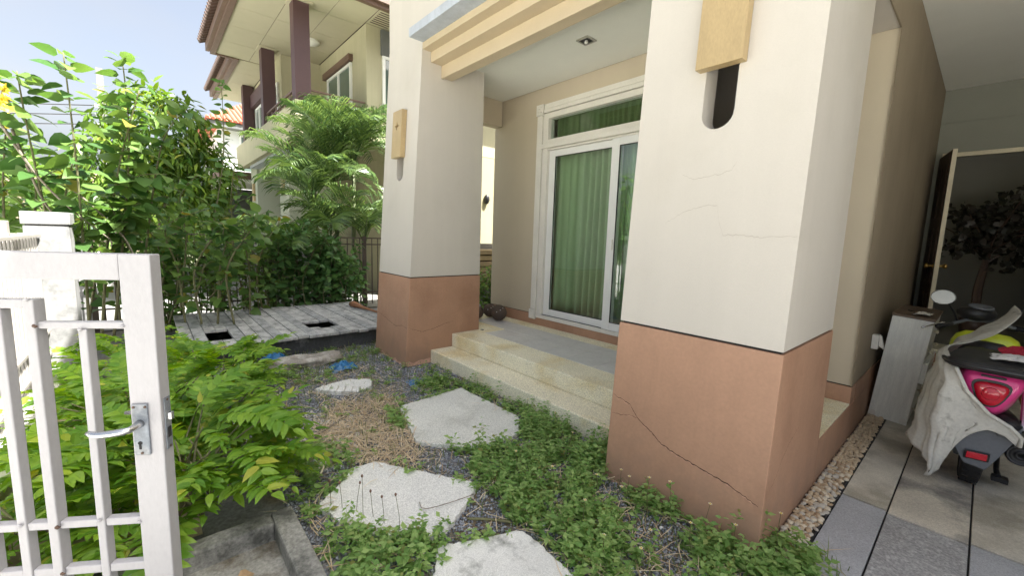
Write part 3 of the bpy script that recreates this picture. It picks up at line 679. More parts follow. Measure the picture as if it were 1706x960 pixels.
# ------------------------------------------------------------------ stepping stones
def rounded(poly, k=3, r=.35):
    out = []; n = len(poly)
    for i in range(n):
        p0, p1, p2 = Vector(poly[i - 1]), Vector(poly[i]), Vector(poly[(i + 1) % n])
        d = min(.03, r * min((p0 - p1).length, (p2 - p1).length) * .5)
        a = p1 + (p0 - p1).normalized() * d; b = p1 + (p2 - p1).normalized() * d
        for j in range(k + 1):
            t = j / k; out.append(tuple(a * (1 - t) ** 2 + p1 * 2 * t * (1 - t) + b * t * t))
    return out
def rough_edge(poly, amp, seed, step=.03):
    rg = random.Random(seed); out = []; n = len(poly)
    for i in range(n):
        a, b = Vector(poly[i]), Vector(poly[(i + 1) % n]); L = (b - a).length; k = max(1, int(L / step)); nn = Vector((-(b - a).y, (b - a).x)).normalized()
        for j in range(k): out.append(tuple(a + (b - a) * (j / k) + nn * rg.uniform(-amp, amp)))
    return out
M_stone = mat('sand_washed_stone', (.66, .655, .60), .9, .10, 3, .32, 130, .5, 230, col2=(.5, .495, .44), c2scale=3.2, c2lo=.55, c2hi=.72)
M_stone2 = mat('white_washed_stone', (.70, .695, .66), .9, .08, 3, .30, 130, .5, 230, col2=(.6, .59, .55), c2scale=3, c2lo=.58, c2hi=.75)
M_stone3 = mat('mossy_washed_stone', (.68, .675, .64), .9, .12, 3, .25, 240, .5, 230, col2=(.24, .245, .22), c2scale=6.5, c2lo=.56, c2hi=.72)
for nm, poly, m_, lab, zt in (('B', [(-3.129, 1.531), (-3.185, 2.192), (-2.356, 2.206), (-2.158, 2.02), (-2.118, 1.667), (-2.501, 1.347)], M_stone, 'five-sided pale stepping stone beside the porch steps', .036),
                              ('C', [(-2.19, .60), (-2.441, .888), (-2.433, 1.012), (-1.845, 1.39), (-1.802, 1.359), (-1.627, 1.069), (-1.619, .945), (-1.85, .70)], M_stone2, 'white stepping stone in the middle of the path, weeds growing over its front edge', .036),
                              ('D', [(-1.404, .841), (-1.548, .952), (-1.376, 1.334), (-1.252, 1.338), (-1.015, 1.322), (-.9, 1.0), (-1.1, .72)], M_stone3, 'pale stepping stone with dark moss stains, nearest to the viewer', .036),
                              ('A', [(-3.97, 1.25), (-3.99, 1.42), (-3.863, 1.596), (-3.70, 1.52), (-3.639, 1.39), (-3.75, 1.2), (-3.911, 1.069)], M_stone2, 'small ribbed white stone near the blue plastic', .05)):
    b = MB(); b.prism(rough_edge(rounded(poly, 4, .6), .007, ord(nm), .022), -.03, zt); o = b.build('stepping_stone', m_, None, .008); tag(o, lab, 'stepping stone', 'stepping stones in the yard')
    if nm == 'A':
        for k in range(6):
            rb = MB(); a = Vector((-3.93 + .045 * k, 1.16 + .05 * k, zt)); rb.tube([a, a + Vector((.05, -.03, .006)), a + Vector((.10, -.06, .0))], [.012, .014, .01], 8); rb.build('rib', M_stone2, o, smooth=True)
# concrete planter box at the lower left
M_kerb = mat('mossy_concrete', (.30, .295, .27), .95, .25, 6, .35, 70, .7, 60, col2=(.065, .066, .058), c2scale=6, c2lo=.43, c2hi=.66)
PK = thing('concrete_box', 'mossy open concrete box in the ground beside the leafy shrub', 'box', (-1.9, .2, 0))
kx0, kx1, ky0, ky1, tk_ = -2.16, -1.35, -.55, .47, .095
kb = MB(); kb.box(kx0, kx1, ky1 - tk_, ky1, -.05, .12); kb.box(kx0, kx0 + tk_, ky0, ky1 - tk_, -.05, .119); kb.box(kx1 - tk_, kx1, ky0, ky1 - tk_, -.05, .119); kb.box(kx0 + tk_, kx1 - tk_, ky0, ky0 + tk_, -.05, .119); kb.build('rim', M_kerb, PK, .012)
MB().box(kx0 + tk_, kx1 - tk_, ky0 + tk_, ky1 - tk_, -.05, .03).build('bed', mat('dusty_bed', (.30, .29, .26), .95, .2, 8, .3, 70, .6, 60, col2=(.14, .12, .09), c2scale=6), PK)
# rock, blue plastic, stick, balls
def blob(name, c, s, m, seed, amp=.18, sub=4, flat=0.):
    bm = bmesh.new(); bmesh.ops.create_icosphere(bm, subdivisions=sub, radius=1.)
    from mathutils import noise as nz
    for v in bm.verts:
        p = v.co.copy(); k = 1 + amp * nz.noise(p * 1.6 + Vector((seed, seed * 2, 0))) + amp * .45 * nz.noise(p * 4 + Vector((seed, 0, 3)))
        v.co = Vector((p.x * s[0] * k + c[0], p.y * s[1] * k + c[1], min(p.z, 1 - flat * (1 - .4 * abs(p.x))) * s[2] * k + c[2]))
    me = bpy.data.meshes.new(name); bm.to_mesh(me); bm.free(); return obj(name, me, m, None, smooth=True)
tag(blob('rock', (-4.83, 1.26, .03), (.17, .37, .10), mat('lichen_rock', (.26, .235, .20), .95, .25, 8, .2, 60, 1., 40, col2=(.42, .40, .36), c2scale=7), 4, .35, 4, .35), 'flat weathered rock in front of the covered tank', 'rock')
def crumple(name, c, sx, sy, h, m, seed):
    rg = random.Random(seed); b = MB(); n = 12
    for j in range(n + 1):
        for i in range(n + 1):
            u, v = i / n * 2 - 1, j / n * 2 - 1; e = max(0, 1 - (u * u + v * v) * .55)
            b.v.append((c[0] + u * sx + rg.uniform(-.012, .012), c[1] + v * sy + rg.uniform(-.012, .012), c[2] + h * e * (.55 + .6 * rg.random())))
    for j in range(n):
        for i in range(n): a = j * (n + 1) + i; b.f.append((a, a + 1, a + n + 2, a + n + 1))
    return b.build(name, m)
M_blue = mat('blue_plastic', (.035, .17, .36), .35, .15, 20, .1, 80, .1)
tag(crumple('plastic_bag', (-4.46, 1.52, .0), .12, .13, .09, M_blue, 2), 'crumpled blue plastic bag behind the ribbed stone', 'bag', 'blue plastic litter')
tag(crumple('plastic_bag', (-5.18, 1.0, .0), .09, .12, .10, M_blue, 5), 'blue plastic scrap between the rock and the tank wall', 'bag', 'blue plastic litter')
tag(crumple('plastic_bag', (-3.62, 1.98, .0), .1, .12, .02, M_blue, 9), 'flat blue plastic scrap lying on gravel near the far pillar', 'bag', 'blue plastic litter')
sk = MB(); sk.tube([(-6.85, 2.49, .29), (-6.72, 2.50, .30), (-6.5, 2.53, .285), (-6.2, 2.58, .275), (-5.9, 2.61, .27)], [.045, .05, .025, .016, .014], 10); tag(sk.build('wooden_stick', mat('stick_wood', (.30, .14, .07), .7, .2, 8, .1, 60, .3), None, smooth=True), 'reddish brown stick lying on the boards of the covered tank', 'stick')
M_ball = mat('rough_brown_clay', (.10, .073, .056), .85, .2, 14, .15, 120, .5, 90)
for k, (x, y, r, lab) in enumerate(((-4.425, 3.665, .112, 'largest brown clay ball, in front on the porch floor'), (-4.70, 3.72, .098, 'brown clay ball behind the largest ball'), (-4.70, 3.50, .088, 'brown clay ball close against the far pillar, partly hidden'), (-4.80, 3.885, .06, 'small brown clay ball against the porch wall'))):
    b = MB(); b.lathe([(.002, -r * .97), (r * .3, -r * .955)] + [(r * math.sin(t), -r * math.cos(t)) for t in [math.pi * j / 16 for j in range(2, 15)]] + [(r * .22, r * .965), (r * .10, r * 1.0), (.002, r * 1.01)], 24, (x, y, .3135 + r * .97))
    o = b.build('clay_ball', M_ball, None, smooth=True); tag(o, lab, 'ball', 'clay balls on the porch')
    for j in range(3 if k < 2 else 1):
        sp = MB(); a, e = 5.3 + j * .5, .25 + .25 * j; d = Vector((math.cos(a) * math.cos(e), math.sin(a) * math.cos(e), math.sin(e))); p = Vector((x, y, .3135 + r * .97)) + d * r * .985
        sp.tube([p, p + d * .004], [.007, .004], 8); sp.build('chip', M_upvc, o)
# ------------------------------------------------------------------ cabinet in the carport
CB = thing('drawer_cabinet', 'white chest of drawers with brown top tilting on the pebbles by the carport wall', 'cabinet', (-.541, 4.77, .022))
CB.rotation_euler = (0, R(4.3), 0)
M_lam = mat('white_wood_laminate', (.78, .78, .72), .55, .12, 5, .12, 60, .12, 90, stretch=(7, 7, .6))
M_lamt = mat('brown_laminate', (.13, .085, .055), .5, .15, 5, .1, 60, .1)
def L(mb, n, m, bev=.002, par=CB): return mb.build(n, m, par, bev, local=True)
L(MB().box(0, .255, 0, .018, 0, .915), 'side_panel', M_lam)
L(MB().box(0, .255, .80, .818, 0, .915), 'side_panel', M_lam)
L(MB().box(0, .012, .0185, .7995, 0, .915), 'back_panel', M_lam)
L(MB().box(-.004, .262, -.006, .824, .916, .936), 'top', M_lamt)
for k in range(5):
    z0 = .03 + k * .176
    DRW = L(MB().box(.235, .256 + (.03 if k == 2 else 0), .022, .796, z0, z0 + .168), 'drawer', M_lam)
    for yk in (.18, .62):
        kb = MB(); kb.lathe([(.008, 0), (.007, .012), (.016, .018), (.017, .026), (.010, .032), (.001, .033)], 12, (.257 + (.03 if k == 2 else 0), yk, z0 + .084), 'x'); kb.build('knob', M_edge, DRW, smooth=True, local=True)
for (x, z) in ((.028, .03), (.228, .03)):
    b = MB(); b.lathe([(.024, 0), (.024, -.003), (.018, -.006), (.006, -.007), (.001, -.006)], 14, (x, -.0005, z), 'y'); L(b, 'corner_cap', M_casing, 0)
b = MB()
pp = thing('loose_papers', 'crumpled white papers and string on the cabinet top', 'paper', (-.38, 4.9, .96)); 
cr = crumple('paper', (-.30, 4.95, .952), .05, .09, .02, M_casing, 3); cr.parent = pp; cr.matrix_parent_inverse = Matrix.Translation((.38, -4.9, -.96))
b.tube([(-.40, 5.0, .968), (-.34, 4.92, .967), (-.30, 5.02, .963), (-.26, 4.93, .962), (-.25, 5.1, .962)], .004, 6); b.build('string', M_black, pp)
# ------------------------------------------------------------------ artificial tree in the dark hall
FT = thing('potted_tree', 'dark artificial flowering tree standing in the hall behind the open door', 'plant', (-.02, 8.3, .335))
tb = MB(); tb.lathe([(.11, .335), (.13, .5), (.14, .58), (.12, .6), (.01, .6)], 16, (-.02, 8.3, 0)); tb.build('pot', M_wood_d, FT, smooth=True)
tb = MB(); tb.tube([(-.02, 8.3, .58), (-.03, 8.3, 1.0), (0, 8.31, 1.4), (.02, 8.3, 1.7)], [.05, .045, .035, .02], 8)
rg_ = np.random.default_rng(5)
for k in range(12):
    a = k * 2.4; r = .35 + .1 * (k % 3); tb.tube([(0, 8.3, 1.35 + .03 * k), (.5 * r * math.cos(a), 8.3 + .5 * r * math.sin(a), 1.55 + .03 * k), (r * math.cos(a), 8.3 + r * math.sin(a), 1.62 + .05 * k)], [.015, .01, .005], 5)
tb.build('trunk', M_wood_d, FT)
N = 900; P = rg_.normal(size=(N, 3)); P /= np.linalg.norm(P, axis=1, keepdims=True); P *= rg_.random((N, 1)) ** .5 * (1 + .35 * np.sin(5 * P[:, :1] + 3) * np.cos(4 * P[:, 2:])); P = P * np.array([.46, .46, .48]) + np.array([0, 8.3, 1.78])
xa, ya, za = frames(rg_.normal(size=(N, 3)), rg_.normal(size=(N, 3))); V, F = inst(OVATE_V, OVATE_F, P, xa, ya, za, rg_.uniform(.06, .11, N))
soup('leaf_crown', V, F, leafmat('dark_silk_leaves', (.022, .024, .016), (.05, .04, .032), .1), FT)
# ------------------------------------------------------------------ motor scooter
M_pink = mat('pink_paint', (.78, .055, .26), .28, .04, 10, .02, 60, .02, coat=.6)
M_lime = mat('lime_paint', (.62, .72, .04), .35, .05, 10, .02, 60, .02, coat=.4)
M_grey = mat('grey_plastic', (.12, .13, .145), .55, .12, 12, .08, 90, .15)
M_rub = mat('tyre_rubber', (.012, .012, .013), .75, .15, 20, .1, 80, .3)
M_seat = mat('seat_vinyl', (.022, .022, .024), .42, .12, 10, .05, 90, .1)
def red_lens():
    m = mat('red_lens', (.55, .01, .03), .12, .1, 30, .1, 160, .25, coat=.8); return m
SX, SY = .085, 3.83
MS = thing('motor_scooter', 'pink scooter with red tail light parked in the carport, half under a dust sheet', 'scooter', (SX, SY, 0))
MS.rotation_euler = (0, R(1.6), R(2.0))
def S(mb, n, m, par=MS, bev=0., sm=False): return mb.build(n, m, par, bev, sm, local=True)
def ring(c, r, tw, n=28):
    b = MB(); pf = []
    for k in range(9):
        t = math.pi * (k / 8 - .5); pf.append((r - tw * .9 + tw * .9 * math.cos(t) ** .8 if True else 0, tw * math.sin(t)))
    prof = [(r - tw * 1.25, -tw * .75)] + pf + [(r - tw * 1.25, tw * .75)]
    b.lathe(prof, n, c, 'x'); return b
for (yc, nm) in ((.152, 'rear'), (1.44, 'front')):
    wl_ = S(ring((0, yc, .232), .232, .048), 'wheel', M_rub, sm=True)
    if nm == 'rear':
        wl_.data.polygons.foreach_set('use_smooth', [True] * len(wl_.data.polygons))
    rm_ = MB(); rm_.lathe([(.05, -.05), (.16, -.03), (.172, -.042), (.172, .042), (.16, .03), (.05, .05)], 24, (0, yc, .232), 'x'); S(rm_, 'rim', M_grey, wl_)
    gr = MB()
    for k in range(30):
        a = 2 * math.pi * k / 30; c, s_ = math.cos(a), math.sin(a); o = Vector((0, yc + .2315 * c, .232 + .2315 * s_)); t = Vector((0, -s_, c)); nn = Vector((0, c, s_))
        for sd in (-1, 1): gr.obox(o, (sd, 0, 0), t, nn, .008, .038, -.004 + .0, .006, -.006, .0012)
    S(gr, 'tread', M_rub, wl_)['kind'] = 'stuff'
# rear mudguard and plate carrier
mg = MB(); pts = [(-.115, .40), (-.10, .285), (-.045, .195), (.05, .185), (.10, .30), (.15, .43), (.16, .50), (-.02, .52)]
mg.add([(x, -.06 + (.5 - z) * -.12, z) for x, z in pts] + [(x * .92, -.03 + (.5 - z) * -.12, z) for x, z in pts], [tuple(range(8)), tuple(range(15, 7, -1))] + [(i, 8 + i, 8 + (i + 1) % 8, (i + 1) % 8) for i in range(8)]); MG = S(mg, 'mudguard', M_grey, bev=.008)
b = MB(); b.obox((0, -.10, .262), (1, 0, .1), (0, 1, 0), (0, -.1, 1), -.04, .045, -.012, .0, -.02, .02); S(b, 'reflector', red_lens(), MG, .003)
b = MB(); b.obox((0, -.097, .262), (1, 0, .1), (0, 1, 0), (0, -.1, 1), -.05, .055, -.006, .004, -.028, .028); S(b, 'reflector_frame', M_black, MG, .003)
b = MB(); b.obox((.10, -.075, .45), (1, 0, .08), (0, 1, 0), (0, -.1, 1), -.04, .05, -.012, .0, -.035, .035); S(b, 'plate_bracket', M_grey, MG, .004)
b = MB(); b.lathe([(.014, -.0135), (.014, -.015), (.001, -.015)], 14, (.115, -.075, .45), 'y'); S(b, 'bracket_hole', M_black, MG)
# inner hub / swing arm mass
b = MB(); b.box(-.09, -.045, .1, .75, .16, .30); b.box(-.16, -.05, .32, .72, .16, .36); b.box(.05, .09, .14, .4, .2, .28); S(b, 'engine', M_grey, bev=.02)
# loft of body cross-sections: (y, half width top, half width bottom, z bottom, z top)
def loft(secs, n=16, ex=3.):
    b = MB()
    for (y, wt, wb, zb, zt) in secs:
        for k in range(n):
            t = 2 * math.pi * (k + .5) / n; c, s_ = math.cos(t), math.sin(t)
            c = math.copysign(abs(c) ** (2 / ex), c); s_ = math.copysign(abs(s_) ** (2 / ex), s_)
            wv = wb + (wt - wb) * (s_ * .5 + .5); b.v.append((c * wv, y, .5 * (zb + zt) + .5 * (zt - zb) * s_))
    for i in range(len(secs) - 1):
        for k in range(n): b.f.append((i * n + k, i * n + (k + 1) % n, (i + 1) * n + (k + 1) % n, (i + 1) * n + k))
    b.f.append(tuple(range(n))[::-1]); b.f.append(tuple((len(secs) - 1) * n + k for k in range(n)))
    return b
tl = loft([(-.10, .125, .035, .56, .755), (-.075, .155, .05, .53, .79), (.02, .165, .08, .50, .80), (.25, .165, .11, .46, .80), (.5, .15, .12, .42, .77), (.70, .12, .11, .36, .70)], 20, 3.2)
BD = S(tl, 'tail_body', M_pink, sm=True)
lens = loft([(-.128, .05, .02, .615, .70), (-.122, .082, .035, .592, .725), (-.098, .09, .04, .586, .732)], 20, 3.0); LN = S(lens, 'tail_light', red_lens(), sm=True)
b = MB(); b.lathe([(.038, -.0005), (.034, -.006), (.02, -.004), (.014, -.008), (.001, -.009)], 20, (.0, -.127, .665), 'y'); S(b, 'lamp_ring', red_lens(), LN, sm=True)
lens = loft([(-.104, .098, .043, .578, .742), (-.092, .1, .045, .576, .744)], 20, 3.0); S(lens, 'lamp_surround', M_black, LN)
b = MB(); b.box(-.05, .05, -.108, -.09, .756, .768); S(b, 'badge', M_black, BD, .003)
for sd in (-1, 1):
    b = MB(); b.add([(sd * .168, .06, .56), (sd * .166, .30, .53), (sd * .16, .52, .56), (sd * .166, .35, .64), (sd * .17, .1, .63), (sd * .178, .06, .56), (sd * .176, .30, .53), (sd * .17, .52, .56), (sd * .176, .35, .64), (sd * .18, .1, .63)], [(0, 1, 2, 3, 4), (9, 8, 7, 6, 5), (0, 5, 6, 1), (1, 6, 7, 2), (2, 7, 8, 3), (3, 8, 9, 4), (4, 9, 5, 0)]); S(b, 'decal_panel', M_lime, BD)
sp = loft([(-.10, .16, .13, .46, .52), (.2, .17, .13, .42, .50), (.5, .16, .13, .38, .46)], 14, 3.); S(sp, 'lower_cowl', M_black, sm=True)
seat = loft([(-.165, .17, .16, .795, .83), (-.14, .205, .20, .785, .845), (.0, .205, .20, .785, .86), (.2, .17, .175, .785, .865), (.42, .135, .145, .775, .84), (.62, .12, .13, .755, .815), (.70, .07, .09, .75, .79)], 20, 3.0); ST = S(seat, 'seat', M_seat, sm=True)
gr_ = MB(); gr_.tube([(-.19, .25, .80), (-.215, .0, .815), (-.20, -.14, .82), (-.12, -.20, .822), (.12, -.20, .822), (.20, -.14, .82), (.215, .0, .815), (.19, .25, .80)], .014, 10); S(gr_, 'grab_rail', M_black, sm=True)
# exhaust, stand, floor, legshield, front end
ex = MB(); ex.lathe([(.045, .62), (.06, .55), (.066, .2), (.066, .05), (.058, .03), (.05, .03), (.046, .045), (.026, .05), (.024, .03), (.016, .03), (.014, .08), (.001, .08)], 24, (.172, -.10, .325), 'y'); S(ex, 'exhaust', M_black, sm=True)
b = MB(); b.tube([(.09, .55, .24), (.12, .36, .16), (.12, .24, .10), (.125, .16, .085)], [.016, .015, .014, .016], 10); b.box(.10, .17, .13, .19, .055, .085); b.tube([(-.09, .55, .24), (-.12, .36, .16), (-.12, .24, .10)], [.016, .015, .014], 10); S(b, 'centre_stand', M_black)
b = MB(); b.tube([(.06, .1, .34), (.17, .06, .44), (.16, .2, .66)], [.016, .018, .016], 10); b.tube([(-.10, .1, .30), (-.13, .16, .5), (-.12, .25, .66)], .018, 10); S(b, 'shock_absorber', M_chrome)
b = MB(); b.box(-.17, .17, .66, 1.08, .24, .31); S(b, 'floor_board', M_black, bev=.02)
ls = loft([(1.02, .20, .13, .30, .84), (1.06, .215, .14, .28, .88), (1.12, .19, .12, .30, .86), (1.17, .10, .07, .40, .80)], 18, 3.5); S(ls, 'leg_shield', M_lime, sm=True)
ls = loft([(1.0, .165, .105, .32, .80), (1.03, .17, .11, .31, .82)], 18, 3.5); S(ls, 'inner_panel', M_black, sm=True)
ff = MB(); ff.tube([(-.06, 1.44, .24), (-.06, 1.30, .55), (-.03, 1.22, .78)], .02, 8); ff.tube([(.06, 1.44, .24), (.06, 1.30, .55), (.03, 1.22, .78)], .02, 8); S(ff, 'fork', M_grey)
ffn = loft([(1.22, .06, .06, .42, .47), (1.36, .075, .075, .44, .505), (1.50, .075, .075, .43, .50), (1.62, .06, .06, .34, .40)], 12, 2.5); S(ffn, 'front_fender', M_pink, sm=True)
ST_O = Vector((-.045, 1.12, 0)); ta = R(38); tu = Vector((math.cos(ta), math.sin(ta), 0)); tv = Vector((-math.sin(ta), math.cos(ta), 0))
def hp(a, b_, z): return ST_O + tu * a + tv * b_ + Vector((0, 0, z))
hb = MB(); hb.tube([hp(-.33, -.06, .895), hp(-.2, -.02, .92), hp(-.08, .02, .95), hp(.08, .02, .95), hp(.2, -.02, .92), hp(.33, -.06, .895)], .013, 10); HB = S(hb, 'handlebar', M_grey, sm=True)
for sd in (-1, 1):
    b = MB(); b.tube([hp(sd * .35, -.066, .891), hp(sd * .34, -.063, .893), hp(sd * .22, -.026, .916)], [.012, .019, .018], 12); S(b, 'grip', M_rub, HB, sm=True)
    b = MB(); b.tube([hp(sd * .18, .01, .915), hp(sd * .24, .03, .91), hp(sd * .34, .02, .88), hp(sd * .40, -.0, .865)], [.009, .008, .006, .007], 8); S(b, 'brake_lever', M_chrome, HB, sm=True)
    b = MB(); b.tube([hp(sd * .16, .0, .93), hp(sd * .19, .0, 1.0), hp(sd * .25, -.02, 1.06), hp(sd * .29, -.03, 1.09)], .006, 8); MR = S(b, 'mirror_stalk', M_black, HB, sm=True)
    b = MB(); c = hp(sd * .32, -.035, 1.125); nn = Vector((.0, -1, .05)).normalized(); xx_ = Vector((1, 0, 0)); zz_ = nn.cross(xx_)
    b.v = [tuple(c + nn * d + xx_ * .072 * r_ * math.cos(2 * math.pi * k / 20) + zz_ * .058 * r_ * math.sin(2 * math.pi * k / 20)) for (d, r_) in ((.012, .92), (.008, 1.), (-.01, .9), (-.028, .45)) for k in range(20)]
    b.f = [tuple(range(20))] + [(i * 20 + k, i * 20 + (k + 1) % 20, (i + 1) * 20 + (k + 1) % 20, (i + 1) * 20 + k) for i in range(3) for k in range(20)] + [tuple(range(60, 80))[::-1]]
    S(b, 'mirror', mat('mirror_shell', (.30, .31, .32), .25, .05, 10, 0, 1, 0, metal=.5), MR, sm=False)
hl = MB(); hc = hp(0, .06, .95)
hl.lathe([(.02, -.075), (.09, -.05), (.105, -.01), (.105, .02), (.09, .05), (.03, .065)], 20, (0, 0, 0), 'z')
hl.v = [tuple(hp(v[0] * 1.1, .05 + v[1], 1.0 + v[2] * .8)) for v in hl.v]; HC = S(hl, 'headlamp_cowl', M_black, sm=True)
b = MB(); b.lathe([(.075, .0), (.075, .012), (.066, .016), (.060, .010), (.001, .010)], 24); b.v = [tuple(hp(v[0], .02 + v[1] * .9, 1.053 + v[2] + .15 * v[1])) for v in b.v]; S(b, 'dial', M_grey, HC, sm=True)
# dust sheet thrown over the scooter's near side: a folded cloth surface
SH = []
rows = [  # (x,y,z) polylines from the top edge over the seat down to the hem, front to back
 [(.10, 1.12, 1.10), (.06, 1.05, 1.02), (-.02, .95, .95), (-.10, .85, .86), (-.16, .80, .74), (-.19, .78, .62)],
 [(.13, .90, 1.05), (.05, .80, .98), (-.06, .70, .90), (-.17, .60, .82), (-.215, .58, .64), (-.24, .55, .45)],
 [(.03, .62, .93), (-.04, .52, .90), (-.13, .42, .87), (-.215, .35, .76), (-.25, .33, .54), (-.28, .30, .32)],
 [(-.08, .36, .885), (-.13, .28, .88), (-.195, .20, .84), (-.235, .16, .68), (-.265, .12, .46), (-.285, .08, .27)],
 [(-.175, .12, .875), (-.20, .08, .86), (-.222, .03, .80), (-.235, .0, .60), (-.25, -.04, .38), (-.255, -.07, .20)],
 [(-.17, -.05, .85), (-.175, -.09, .80), (-.175, -.13, .70), (-.185, -.13, .52), (-.195, -.12, .34), (-.19, -.12, .12)],
 [(-.125, -.16, .79), (-.115, -.155, .74), (-.105, -.145, .64), (-.115, -.14, .50), (-.13, -.13, .32), (-.15, -.115, .05)],
 [(-.075, -.145, .66), (-.06, -.14, .62), (-.04, -.14, .56), (-.035, -.135, .48), (-.09, -.12, .36), (-.13, -.10, .16)],
 [(.03, -.15, .545), (.03, -.147, .525), (.04, -.142, .505), (.045, -.135, .475), (.03, -.13, .45), (-.02, -.125, .42)],
 [(.12, -.13, .49), (.12, -.128, .475), (.12, -.125, .46), (.12, -.12, .445), (.11, -.118, .435), (.09, -.116, .43)],
 [(.165, -.105, .43), (.163, -.104, .42), (.16, -.103, .41), (.157, -.103, .40), (.153, -.102, .395), (.15, -.10, .39)]]
A = np.array(rows, float)
def resample(A, k, ax):
    n = A.shape[ax]; t = np.linspace(0, n - 1, (n - 1) * k + 1); out = []
    for tt in t:
        i = min(int(tt), n - 2); f = tt - i; g = lambda j: np.take(A, min(max(j, 0), n - 1), ax)
        p0, p1, p2, p3 = g(i - 1), g(i), g(i + 1), g(i + 2)
        out.append(.5 * (2 * p1 + (p2 - p0) * f + (2 * p0 - 5 * p1 + 4 * p2 - p3) * f * f + (3 * p1 - p0 - 3 * p2 + p3) * f ** 3))
    return np.stack(out, ax)
A = resample(resample(A, 6, 0), 6, 1)
nr, nc = A.shape[:2]
for i in range(nr):
    for j in range(nc):
        t = j / nc; s_ = math.sin(i * .42 + .5 * math.sin(j * .17)) * .018 * t ** 1.3 + .008 * math.sin(i * .9 + j * .25) * t + .004 * math.sin(j * .55 + i * .12)
        s_ += (.007 * math.sin(i * 1.7 + 1.3 * math.sin(j * .4)) + .006 * math.sin(j * 1.1 + i * .33)) * min(1, t * 2)
        A[i, j, 0] -= s_ if i < 44 else s_ * .2; A[i, j, 2] += .006 * math.sin(i * .5) * t
V = A.reshape(-1, 3); F = [(i * nc + j, i * nc + j + 1, (i + 1) * nc + j + 1, (i + 1) * nc + j) for i in range(nr - 1) for j in range(nc - 1)]
M_sheet = mat('dusty_sheet', (.60, .59, .54), .85, .14, 5, .1, 60, .25, 300, col2=(.22, .21, .18), c2scale=9, c2lo=.60, c2hi=.76)
o = soup('dust_sheet', V + np.array([SX, SY, 0]), F, M_sheet, None, True); s_ = o.modifiers.new('solid', 'SOLIDIFY'); s_.thickness = .003; s_.offset = 1
tag(o, 'dirty grey cloth sheet draped over the near side of the pink scooter', 'sheet')
rp = MB(); rp.tube([(SX - .13, SY - .175, .795), (SX - .07, SY - .155, .66), (SX + .03, SY - .16, .55), (SX + .12, SY - .14, .495), (SX + .168, SY - .115, .44), (SX + .165, SY - .11, .385)], .011, 8); r_ = rp.build('hem_cord', M_sheet, o, smooth=True)
o = crumple('white_rag', (SX + .12, SY + .03, .862), .12, .10, .03, mat('white_rag_cloth', (.62, .61, .60), .9, .1, 10, .1, 90, .2), 12); tag(o, 'crumpled white rag lying on the scooter seat', 'rag')
o = crumple('red_cloth', (SX + .16, SY + .28, .86), .12, .16, .05, mat('red_rag_cloth', (.42, .02, .045), .9, .1, 10, .1, 90, .2), 14); tag(o, 'red cloth bundle on the scooter seat behind the white rag', 'cloth')
#@@PART3@@
# ------------------------------------------------------------------ neighbour's house
M_nb = mat('pale_yellow_paint', (.50, .465, .315), .8, .05, 2, .03, 90, .1, streak=.06)
M_nbw = mat('pale_green_paint', (.46, .48, .37), .8, .05, 2, .03, 90, .1)
M_soff = mat('soffit_board', (.47, .43, .31), .8, .04, 3, .02, 60, .05)
M_purp = mat('dark_purple_paint', (.075, .038, .040), .55, .08, 4, .04, 60, .08)
M_brn = mat('brown_fascia', (.14, .085, .062), .55, .12, 4, .06, 60, .1)
M_gpl = mat('grey_plinth', (.13, .135, .13), .8, .1, 4, .05, 60, .1)
NB = thing('neighbour_house', 'pale yellow neighbouring house with dark purple balcony columns and wide eaves', 'house', (-12.5, 4.5, 0))
NZ = 5.8
def nb(n, m, *bx, bev=0., par=None):
    b = MB()
    for q in bx: b.box(*q)
    return b.build(n, m, par or NB, bev)
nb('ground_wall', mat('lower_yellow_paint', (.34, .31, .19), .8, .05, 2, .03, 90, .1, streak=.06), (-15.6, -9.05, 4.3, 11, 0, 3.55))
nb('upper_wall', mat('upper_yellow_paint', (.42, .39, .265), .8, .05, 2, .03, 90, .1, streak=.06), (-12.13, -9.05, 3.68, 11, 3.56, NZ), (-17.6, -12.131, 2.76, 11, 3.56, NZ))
nb('balcony_floor', M_nb, (-15.95, -9.05, 2.42, 4.29, 3.45, 3.555))
nb('parapet', M_nb, (-15.95, -9.03, 2.28, 2.419, 3.30, 3.97))
for (a, b) in ((-15.35, -14.5), (-11.75, -10.9)):
    P_ = nb('pillar', M_nbw, (a, b, 2.55, 3.5, 1.0, 3.30)); nb('plinth', M_gpl, (a - .004, b + .004, 2.546, 3.504, 0, .998), par=P_)
    nb('light_plate', M_plate, (.5 * (a + b) - .11, .5 * (a + b) + .11, 2.50, 2.548, 2.3, 2.82), par=P_)
nb('lintel', M_cap, (-14.6, -10.85, 2.40, 2.62, 3.22, 3.298)); nb('lintel_step', M_nbw, (-14.49, -11.76, 2.62, 3.2, 3.0, 3.218))
nb('column', M_purp, (-9.33, -9.07, 2.30, 2.58, 3.97, NZ - .005)); nb('column', M_purp, (-12.21, -11.95, 2.30, 2.58, 3.97, NZ - .005))
nb('column', M_purp, (-15.75, -15.45, 2.44, 2.72, 3.97, NZ - .005))
nb('window_hood', M_purp, (-15.44, -13.7, 2.62, 2.758, 5.12, 5.50))
for c in (-9.2, -12.08): nb('capital', M_soff, (c - .19, c + .19, 2.24, 2.64, NZ - .03, NZ - .004))
